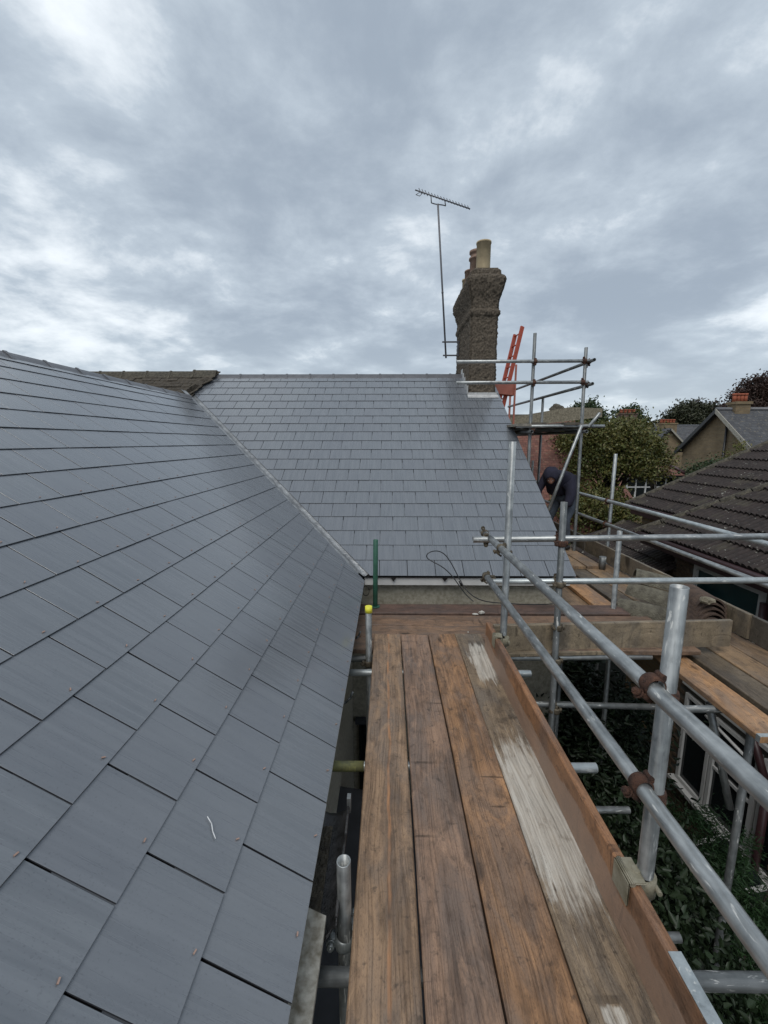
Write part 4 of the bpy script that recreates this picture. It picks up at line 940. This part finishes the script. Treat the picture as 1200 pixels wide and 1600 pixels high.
def tiled(X0, Z0, nrow, Ynear, Yfar, shrink, parent, gauge=.34):
    """roof plane facing -x, eave along y; far end shortens by shrink per metre of run"""
    # local x = -y world (looking up the slope from the eave), local y up slope
    mr = Matrix.Translation((X0, 0, Z0)) @ Matrix(((0, CT, -ST), (-1, 0, 0), (0, ST, CT))).to_4x4()
    L = nrow * gauge; k = shrink * CT
    sl_ = MB().poly([mr @ Vector((-Yfar, 0, 0)), mr @ Vector((-Ynear, 0, 0)), mr @ Vector((-Ynear, L, 0)), mr @ Vector((-Yfar + k * L, L, 0))], (0, 0, -.08)).out('roof', M['ctile'], parent)
    items = []
    for r in range(nrow):
        xs = -Yfar + k * (r * gauge + .17) + .03; x = -Yfar + .03 + math.floor((xs + Yfar) / .30) * .30
        while x < -Ynear:
            items.append((mr @ Matrix.Translation((x, r * gauge, random.uniform(0, .003))), r, x)); x += .30
    vis = [it for it in items if it[0].translation.y > 2.2]; 
    if len(vis) > 300: vis.sort(key=lambda it: (it[0].translation - CAMP).length); vis = vis[:300]
    ids = set(id(v) for v in vis)
    for it in vis:
        xs = -Yfar + k * it[1] * gauge
        if it[2] < xs - .02:                                 # cut against the hip
            bm = bmesh.new(); bm.from_mesh(TM); d = Vector((k, 1, 0)).normalized(); nrm = Vector((1, -k, 0)).normalized()
            bmesh.ops.bisect_plane(bm, geom=bm.verts[:] + bm.edges[:] + bm.faces[:], plane_co=(xs - it[2] + .0, 0, 0), plane_no=nrm, clear_inner=True)
            if not bm.faces: bm.free(); continue
            me = bpy.data.meshes.new('tile'); bm.to_mesh(me); bm.free(); mobj('tile', me, M['ctile'], sl_, it[0])
        else: mobj('tile', TM, M['ctile'], sl_, it[0])
    rest = [it for it in items if id(it) not in ids]
    if rest:
        bm = bmesh.new()
        for it in rest:
            n0 = len(bm.verts); bm.from_mesh(TM); bm.verts.ensure_lookup_table()
            for v in bm.verts[n0:]: v.co = it[0] @ v.co
        me = bpy.data.meshes.new('tile_courses'); bm.to_mesh(me); bm.free(); mobj('tile_courses', me, M['ctile'], sl_, kind='stuff', label='ribbed tiles nearest the camera side')
    # hip cap tiles along the far edge
    a = mr @ Vector((-Yfar, -.05, .03)); b = mr @ Vector((-Yfar + k * L, L, .03)); n = int((b - a).length / .42); hip = half_tile(.44, .085)
    for i in range(n):
        p = a + (b - a) * i / n; mw = Matrix.Translation(p - Vector((0, 0, .035))) @ ((b - a).to_track_quat('Y', 'Z')).to_matrix().to_4x4(); mobj('hip_tile', hip, M['moss'], sl_, mw)
    # hipped end face going down and away
    MB().poly([a - Vector((0, 0, .03)), b - Vector((0, 0, .03)), b + Vector((0, (a - b).y * -1 if False else 0, 0)) + Vector((0.02, 2.2, -L * ST)), a + Vector((.0, .01, -.03))]).out('hip_end', M['ctile'], sl_)
    # gutter along the eave and dark soffit
    y0, y1 = Ynear, Yfar
    gm = MB(); gm.tube((X0 - .05, y0, Z0 - .035), (X0 - .05, y1 + .03, Z0 - .035), .052, None, 14); gm.out('gutter', M['maroon'], parent)
    MB().box((X0 + .03, y0, Z0 - .22), (X0 + .05, y1 - .02, Z0 - .03)).out('fascia_board', M['maroon'], parent)
    MB().box((X0 + .05, y0, Z0 - .20), (X0 + .5, y1 - .02, Z0 - .17)).out('soffit_board', M['black'], parent)
    return sl_
tiled(5.60, .19, 12, 5.0, 9.75, .30, nb)
tiled(4.70, -.04, 11, .5, 7.78, .50, nb)
tiled(4.10, -1.10, 5, 7.35, 9.9, .10, nb)
MB().box((5.75, 3.0, -4.9), (12.0, 9.45, -.02)).out('wall', M['brick_far'], nb)
bw = MB().box((5.06, -1.0, -4.9), (5.75, 7.25, -.24)).out('wall', M['mortar'], nb)
# bricks of the near wall, one by one where they show
bk = MB().box((-.010, -.1035, -.0325), (0, .1035, .0325)).bevel(.003).mesh('brick')
wins = [(5.42, 6.72, -1.9, -.36), (4.85, 6.55, -4.15, -2.45)]
it = []
for r in range(62):
    z = -4.87 + r * .075
    if z > -.28: break
    y = 2.0 + (.1125 if r % 2 else 0)
    while y < 7.18:
        if not any(a - .1 < y < b + .1 and c - .03 < z < d + .03 for a, b, c, d in wins): it.append((y, z))
        y += .225
key = lambda p: 0 if (p[0] > 6.6 and p[1] > -1.3) or (p[0] < 5.5 and p[1] > -1.0) else (1 if p[0] > 5.8 and p[1] > -3.9 else 2)
it.sort(key=lambda p: (key(p), -p[1]))
for (y, z) in it[:300]: mobj('brick', bk, M['brick'], bw, Matrix.Translation((5.056 - random.uniform(0, .002), y, z)))
bm = bmesh.new()
for (y, z) in it[300:]:
    n0 = len(bm.verts); bm.from_mesh(bk); bm.verts.ensure_lookup_table()
    for v in bm.verts[n0:]: v.co += Vector((5.056, y, z))
me = bpy.data.meshes.new('brickwork'); bm.to_mesh(me); bm.free(); me.materials.clear(); mobj('brickwork', me, M['brick'], bw, kind='stuff', label='lower brickwork')
window(nb, (5.03, 6.72, -1.9), (0, -1, 0), (0, 0, 1), (-1, 0, 0), 1.3, 1.54, 1, 1, 'white', 'teal_glass', .07)
window(nb, (5.03, 6.55, -4.15), (0, -1, 0), (0, 0, 1), (-1, 0, 0), .62, 1.6, 1, 1, 'white', 'glass', .06)
window(nb, (5.03, 5.90, -4.15), (0, -1, 0), (0, 0, 1), (-1, 0, 0), .80, 1.6, 1, 2, 'white', 'glass', .06)
window(nb, (5.03, 5.05, -4.15), (0, -1, 0), (0, 0, 1), (-1, 0, 0), 1.30, 1.6, 2, 1, 'white', 'glass', .06)
MB().box((4.93, 3.7, -4.22), (5.04, 6.62, -4.16)).out('window_sill', M['white'], nb)
MB().box((4.99, 4.4, -2.42), (5.045, 6.62, -2.36)).out('lintel_strip', M['white'], nb)
MB().path([(4.98, 5.35, -.5), (4.98, 5.30, -2.2), (4.98, 4.9, -2.9), (4.98, 4.9, -4.8)], .05, 12).out('drain_pipe', M['maroon'], nb)
MB().path([(4.95, 6.0, -2.6), (4.95, 5.2, -2.7), (4.95, 5.1, -3.0)], .022, 8).out('waste_pipe', M['white'], nb)
# low garden structure
gl = thing('lean_to', (3.9, 5.2, -4.9), 'white framed low glazed lean-to below the neighbour windows', 'lean-to')
MB().poly([(4.0, 3.2, -4.30), (4.0, 5.3, -4.30), (4.9, 5.3, -4.05), (4.9, 3.2, -4.05)], (0, 0, -.03)).out('roof', M['glass'], gl)
for y in (3.2, 3.9, 4.6, 5.3): MB().poly([(3.98, y - .03, -4.28), (3.98, y + .03, -4.28), (4.9, y + .03, -4.03), (4.9, y - .03, -4.03)], (0, 0, -.05)).out('glazing_bar', M['white'], gl)
MB().box((3.93, 3.1, -4.38), (4.0, 5.4, -4.28)).out('eave_rail', M['white'], gl)
MB().box((3.96, 3.2, -4.9), (3.99, 5.3, -4.38)).out('side_panel', M['glass'], gl)

# ------------------------------------------------------------------ HOUSES BEYOND
def gable_house(name, x0, x1, y0, y1, zw, zr, wall, roofm, label, ridge='y', over=.3, parts=None):
    h = thing(name, ((x0 + x1) / 2, (y0 + y1) / 2, -4.9), label, 'house')
    MB().box((x0, y0, -4.9), (x1, y1, zw)).out('wall', M[wall], h)
    if ridge == 'y':
        xm = (x0 + x1) / 2; MB().poly([(x0, y0, zw), (x1, y0, zw), (xm, y0, zr)], (0, y1 - y0, 0)).out('gable', M[wall], h)
        s = (zr - zw) / (xm - x0); e = zw - s * over + .06
        roof_slab('roof', [(x0 - over, y1 + over, e), (x0 - over, y0 - over, e), (xm, y0 - over, zr + .06), (xm, y1 + over, zr + .06)], M[roofm], h)
        roof_slab('roof', [(x1 + over, y0 - over, e), (x1 + over, y1 + over, e), (xm, y1 + over, zr + .06), (xm, y0 - over, zr + .06)], M[roofm], h)
        for sgn, xe in ((-1, x0 - over), (1, x1 + over)):
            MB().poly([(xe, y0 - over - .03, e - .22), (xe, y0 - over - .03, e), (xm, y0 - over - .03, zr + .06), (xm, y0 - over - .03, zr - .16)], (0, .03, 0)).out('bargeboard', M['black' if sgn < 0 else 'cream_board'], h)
    else:
        ym = (y0 + y1) / 2; MB().poly([(x0, y0, zw), (x0, y1, zw), (x0, ym, zr)], (x1 - x0, 0, 0)).out('gable', M[wall], h)
        s = (zr - zw) / (ym - y0); e = zw - s * over + .06
        roof_slab('roof', [(x0 - over, y0 - over, e), (x1 + over, y0 - over, e), (x1 + over, ym, zr + .06), (x0 - over, ym, zr + .06)], M[roofm], h)
        roof_slab('roof', [(x1 + over, y1 + over, e), (x0 - over, y1 + over, e), (x0 - over, ym, zr + .06), (x1 + over, ym, zr + .06)], M[roofm], h)
        MB().tube((x0 - over, ym, zr + .08), (x1 + over, ym, zr + .08), .11, None, 8).out('ridge_capping', M['moss' if roofm == 'clay_roof' else 'ridge'], h)
    return h
def stack(h, x, y, z0, z1, w, d, mat, npots, pm='pot_red', ph=.55, pr_=.13):
    c = MB().box((x - w / 2, y - d / 2, z0), (x + w / 2, y + d / 2, z1)).box((x - w / 2 - .06, y - d / 2 - .06, z1), (x + w / 2 + .06, y + d / 2 + .06, z1 + .14)).out('chimney', M[mat], h)
    for i in range(npots):
        px = x - w / 2 + w * (i + .5) / npots; MB().tube((px, y, z1 + .14), (px, y, z1 + .14 + ph), pr_, pr_ * .9, 12).tube((px, y, z1 + .05 + ph), (px, y, z1 + .16 + ph), pr_ * 1.12, None, 12).out('chimney_pot', M[pm], c)
# red tiled roof seen under the platform
h = gable_house('house', 2.4, 6.7, 13.2, 19.0, -1.2, 2.42, 'brick_brown', 'clay_roof', 'house with a red clay tiled roof seen beneath the tower platform', 'x', .2)
lump('chimney_rubble', (6.25, 16.1, 2.75), .28, M['moss'], 'crumbling mossy lump on the end of the red tiled ridge', 'rubble', 3, (1.0, .8, .8))
# parapet of pale mortar leading along its ridge
MB().poly([(2.3, 13.4, 1.85), (6.6, 13.4, 2.36), (6.6, 13.4, 2.62), (5.6, 13.4, 2.66), (2.3, 13.4, 2.10)], (0, .35, 0)).out('parapet', M['stone'], h)
# brick house with white windows, half hidden by the tree
h = gable_house('house', 7.2, 10.4, 18.2, 24, -1.0, .9, 'brick_brown', 'clay_roof', 'brown brick house with white framed windows behind the autumn tree', 'x', .3)
window(h, (8.45, 18.15, -2.15), (1, 0, 0), (0, 0, 1), (0, -1, 0), 1.15, 1.15, 2, 2, 'white', 'glass', .08)
window(h, (9.75, 18.15, -2.3), (1, 0, 0), (0, 0, 1), (0, -1, 0), .7, 1.2, 1, 2, 'white', 'glass', .08)
h = thing('conservatory', (12.6, 20, -4.9), 'white framed sun room with a hipped red tiled roof beyond the dark tiled roofs', 'sun room')
MB().box((11.3, 20.2, -4.9), (13.7, 23, -1.05)).out('wall', M['brick_far'], h)
window(h, (11.3, 20.1, -1.1), (1, 0, 0), (0, 0, 1), (0, -1, 0), 2.35, 1.15, 5, 2, 'white', 'glass', .09)
MB().poly([(11.0, 19.9, .05), (14.0, 19.9, .05), (13.3, 21.2, .75), (11.0, 21.2, .75)]).out('roof', M['clay_roof'], h)
MB().poly([(14.0, 19.9, .05), (14.0, 23, .05), (13.3, 23, .75), (13.3, 21.2, .75)]).out('roof', M['clay_roof'], h)
MB().path([(13.3, 21.2, .80), (14.02, 19.88, .08)], .09, 8).out('hip_tile', M['maroon'], h)
MB().box((10.98, 19.84, -.07), (14.05, 19.9, .05)).out('gutter', M['black'], h)
# the large gabled brick house
h = gable_house('house', 18.0, 33, 20.9, 26.2, 1.2, 3.25, 'brick_far', 'slate_far', 'large yellow brick gabled house with slate roof, dormer and four red chimney pots', 'x', .3)
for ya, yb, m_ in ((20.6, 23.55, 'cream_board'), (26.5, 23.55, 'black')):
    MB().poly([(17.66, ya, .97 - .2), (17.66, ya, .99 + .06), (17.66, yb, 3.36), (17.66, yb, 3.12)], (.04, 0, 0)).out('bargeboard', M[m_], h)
MB().path([(17.9, 23.0, 2.75), (17.9, 22.9, 2.3), (17.9, 22.9, -4)], .06, 8).out('drain_pipe', M['black'], h)
stack(h, 18.9, 23.55, 2.6, 3.58, .78, .6, 'brick_far', 4, 'pot_red', .42, .10)
MB().box((20.6, 21.3, 1.3), (29, 23.3, 2.60)).out('dormer', M['slate_far'], h); MB().box((20.4, 21.1, 2.60), (29.2, 23.4, 2.70)).out('dormer_roof', M['black'], h)
h = gable_house('house', 26.2, 31.0, 44, 54, .6, 2.9, 'brick_far', 'slate_far', 'far terrace gable with a skylight and a row of small terracotta pots', 'y', .3)
stack(h, 29.3, 45.5, 2.0, 3.4, 1.6, .8, 'brick_far', 5, 'pot_red', .35, .14)
MB().poly([(26.8, 44.2, 1.75), (27.5, 44.2, 1.75), (27.9, 46.0, 2.05), (27.2, 46.0, 2.05)], (0, 0, .1)).out('skylight', M['white'], h)
h = gable_house('house', 31, 45, 50, 58, 1.2, 3.5, 'white', 'slate_far', 'distant white rendered house under a grey slate roof', 'x', .3)
h = gable_house('house', 22.8, 29.2, 64, 76, 0, 3.6, 'brick_brown', 'clay_roof', 'distant house with red roof whose squat dark chimney shows over the trees', 'x', .3)
stack(h, 27.5, 50.0, 2.5, 4.7, 1.9, .9, 'brick_brown', 4, 'pot_red', .4, .18)

# ------------------------------------------------------------------ FOLIAGE
def leaf_quads(centers, size, nrm_bias=None, aspect=.55, droop=0.0):
    n = len(centers); a = rng.normal(size=(n, 3)); a /= np.linalg.norm(a, axis=1, keepdims=True)
    if droop: a[:, 2] = a[:, 2] * .4 - droop; a /= np.linalg.norm(a, axis=1, keepdims=True)
    b = rng.normal(size=(n, 3)); b -= (b * a).sum(1, keepdims=True) * a; b /= np.linalg.norm(b, axis=1, keepdims=True)
    s = size * rng.uniform(.6, 1.35, size=(n, 1)); L = a * s; Wd = b * s * aspect * .5; c = centers
    fold = np.cross(a, b) * s * .16; tip = c + L - fold * .9
    if aspect < .3 or n > 34000:
        v = np.stack([c, c + L * .45 + Wd + fold, c + L, c + L * .45 - Wd + fold], axis=1).reshape(-1, 3)
        return v, np.arange(n * 4).reshape(-1, 4)
    v = np.stack([c, c + L * .3 + Wd * .9 + fold, c + L * .7 + Wd * .62 + fold * .6, tip, c + L * .7 - Wd * .62 + fold * .6, c + L * .3 - Wd * .9 + fold], axis=1).reshape(-1, 3)
    i = np.arange(n)[:, None] * 6
    f = np.concatenate([i + np.array([0, 1, 2, 3]), i + np.array([0, 3, 4, 5])], axis=0)
    return v, f
def clumps(c, rad, n_cl, per, cl_r, flat=.8, lower=-.4):
    """clump centres through the outer crown volume, leaves round each"""
    c = np.array(c); rad = np.array(rad); d = rng.normal(size=(n_cl, 3)); d /= np.linalg.norm(d, axis=1, keepdims=True)
    d[:, 2] = np.where(d[:, 2] < lower, -d[:, 2], d[:, 2]); r = rng.uniform(.45, 1.0, size=(n_cl, 1)) ** .6
    lump_ = 1 + .22 * np.sin(d[:, :1] * 5.3 + c[0]) * np.cos(d[:, 1:2] * 4.1 + c[1]) + rng.normal(0, .06, (n_cl, 1))
    cc = c + d * r * rad * lump_
    p = cc[:, None, :] + rng.normal(size=(n_cl, per, 3)) * np.array([cl_r, cl_r, cl_r * flat]) * rng.uniform(.6, 1.3, (n_cl, 1, 1))
    return p.reshape(-1, 3), cc
def tree(base, crown_c, rad, n_cl, per, cl_r, leaf, mat, label, trunk_r=.18, name='tree', group=None, limbs=9, flat=.8, cat='tree'):
    t = thing(name, base, label, cat, group); pts, cc = clumps(crown_c, rad, n_cl, per, cl_r, flat)
    v, f = leaf_quads(pts, leaf); mobj('crown', npmesh('crown', v, f), M[mat], t)
    m = MB(); top = Vector(crown_c) - Vector((0, 0, rad[2] * .25)); b = Vector(base); fork = b.lerp(top, .6) + Vector((random.uniform(-.2, .2), 0, 0))
    m.tube(b, fork, trunk_r, trunk_r * .75, 10); m.tube(fork, top, trunk_r * .75, trunk_r * .4, 8)
    for i in rng.choice(len(cc), min(limbs, len(cc)), replace=False):
        e = Vector(cc[i]); s = fork.lerp(top, random.random()); mid = s.lerp(e, .5) + Vector((0, 0, rad[2] * .08))
        m.tube(s, mid, trunk_r * .38, trunk_r * .22, 6); m.tube(mid, e, trunk_r * .22, trunk_r * .06, 5)
    m.out('trunk', M['bark'], t); return t
# autumn tree between the houses
tree((8.9, 15.2, -4.9), (7.80, 15.2, .85), (1.9, 1.7, 1.42), 330, 130, .19, .10, 'leaf_mid', 'broad yellowing green tree in front of the brick house with white windows', .2, limbs=30)
tree((6.2, 15.9 - 2.0, -4.9), (6.7, 13.6, -1.6), (1.5, 1.2, 1.9), 130, 110, .22, .11, 'leaf_mid', 'smaller yellow green tree just right of the red tiled roof', .12, limbs=12)
tree((11.5, 16.6, -4.9), (10.0, 16.6, 1.0), (.7, .7, .45), 18, 80, .20, .10, 'leaf_mid', 'thin tree at the right edge of the broad autumn tree', .1, limbs=12)
tree((15.2, 20, -4.9), (15.3, 19.6, -.35), (1.9, 1.0, .95), 90, 110, .22, .12, 'leaf_green', 'dark green bush at the foot of the large gabled house', .1, 'bush', limbs=4, cat='bush')
tree((17.3, 21.5, -4.9), (17.3, 21.0, -.1), (1.2, .8, 1.2), 50, 100, .22, .12, 'leaf_mid', 'olive bush leaning on the big yellow gable', .1, 'bush', limbs=4, cat='bush')
GF = 'trees along the skyline'
tree((32, 70, -4.9), (31.9, 70, 4.3), (2.6, 2.5, 3.3), 110, 70, .5, .42, 'leaf_green', 'round green tree on the skyline just right of the scaffold tower', .4, group=GF)
tree((39.8, 72, -4.9), (39.9, 72, 4.2), (2.3, 2.3, 2.7), 80, 60, .5, .42, 'leaf_green', 'small dark round tree on the skyline right of the squat chimney', .4, group=GF)
tree((52.0, 75, -4.9), (52.0, 75, 3.7), (5.0, 3.5, 4.0), 200, 70, .65, .45, 'leaf_far', 'wide domed olive tree on the skyline behind the far terrace', .5, group=GF)
tree((56, 78, -4.9), (56.5, 78, 4.2), (4.2, 3, 3.9), 130, 60, .6, .45, 'leaf_copper', 'brownish tree on the skyline left of the four red chimney pots', .5, group=GF)
tree((47, 56, -4.9), (47.6, 56, 4.2), (3.9, 3.5, 4.9), 260, 80, .42, .30, 'leaf_copper', 'tall dark copper leaved tree at the right edge', .5, group=GF, limbs=30)
tree((54, 57, -4.9), (52.5, 57, 5.8), (4.9, 3.5, 5.7), 260, 80, .45, .30, 'leaf_copper', 'tallest copper leaved tree, cut by the right edge of the picture', .5, group=GF, limbs=30)
hedge = thing('far_tree_belt', (40, 95, -4.9), 'belt of trees closing the view low behind the houses', 'trees')
p, _ = clumps((44, 95, -1), (55, 4, 4.0), 650, 60, 1.1); v, f = leaf_quads(p, .8); mobj('foliage', npmesh('foliage', v, f), M['leaf_far'], hedge, kind='stuff')
# garden shrubs below the scaffold
def shrub(base, c, rad, n_cl, per, cl_r, leaf, mat, label, aspect=.4, droop=.2):
    t = thing('shrub', base, label, 'shrub'); pts, cc = clumps(c, rad, n_cl, per, cl_r, .8, -.2); v, f = leaf_quads(pts, leaf, None, aspect, droop); mobj('foliage', npmesh('foliage', v, f), M[mat], t)
    m = MB()
    for i in rng.choice(len(cc), min(14, len(cc)), replace=False): m.tube(base, Vector(cc[i]), .03, .008, 5)
    m.out('stems', M['bark'], t); return t
shrub((2.2, 4.9, -4.9), (2.15, 4.7, -2.7), (.95, 1.0, 1.7), 200, 120, .16, .085, 'leaf_dark', 'glossy dark laurel below the crossing scaffold bay')
shrub((1.75, 3.0, -4.9), (1.85, 3.0, -2.9), (.85, 1.1, 1.4), 190, 130, .15, .062, 'leaf_dark', 'low dark leafy shrub against the house below the walkway', .6, 0)
shrub((3.1, 3.3, -4.9), (2.95, 3.30, -3.1), (.55, .75, 1.15), 260, 170, .08, .06, 'leaf_fern', 'feathery green conifer beside the neighbour windows', .16, .35)
shrub((2.5, 1.6, -4.9), (2.3, 1.6, -3.6), (1.0, 1.3, 1.0), 230, 130, .16, .062, 'leaf_dark', 'dark ivy clump below the near guard rails', .75, 0)
shrub((5.2, 10.9, -4.9), (5.3, 11.0, -2.6), (1.9, 1.3, 1.2), 120, 100, .22, .13, 'leaf_green', 'green garden bush beyond the right hand scaffold')
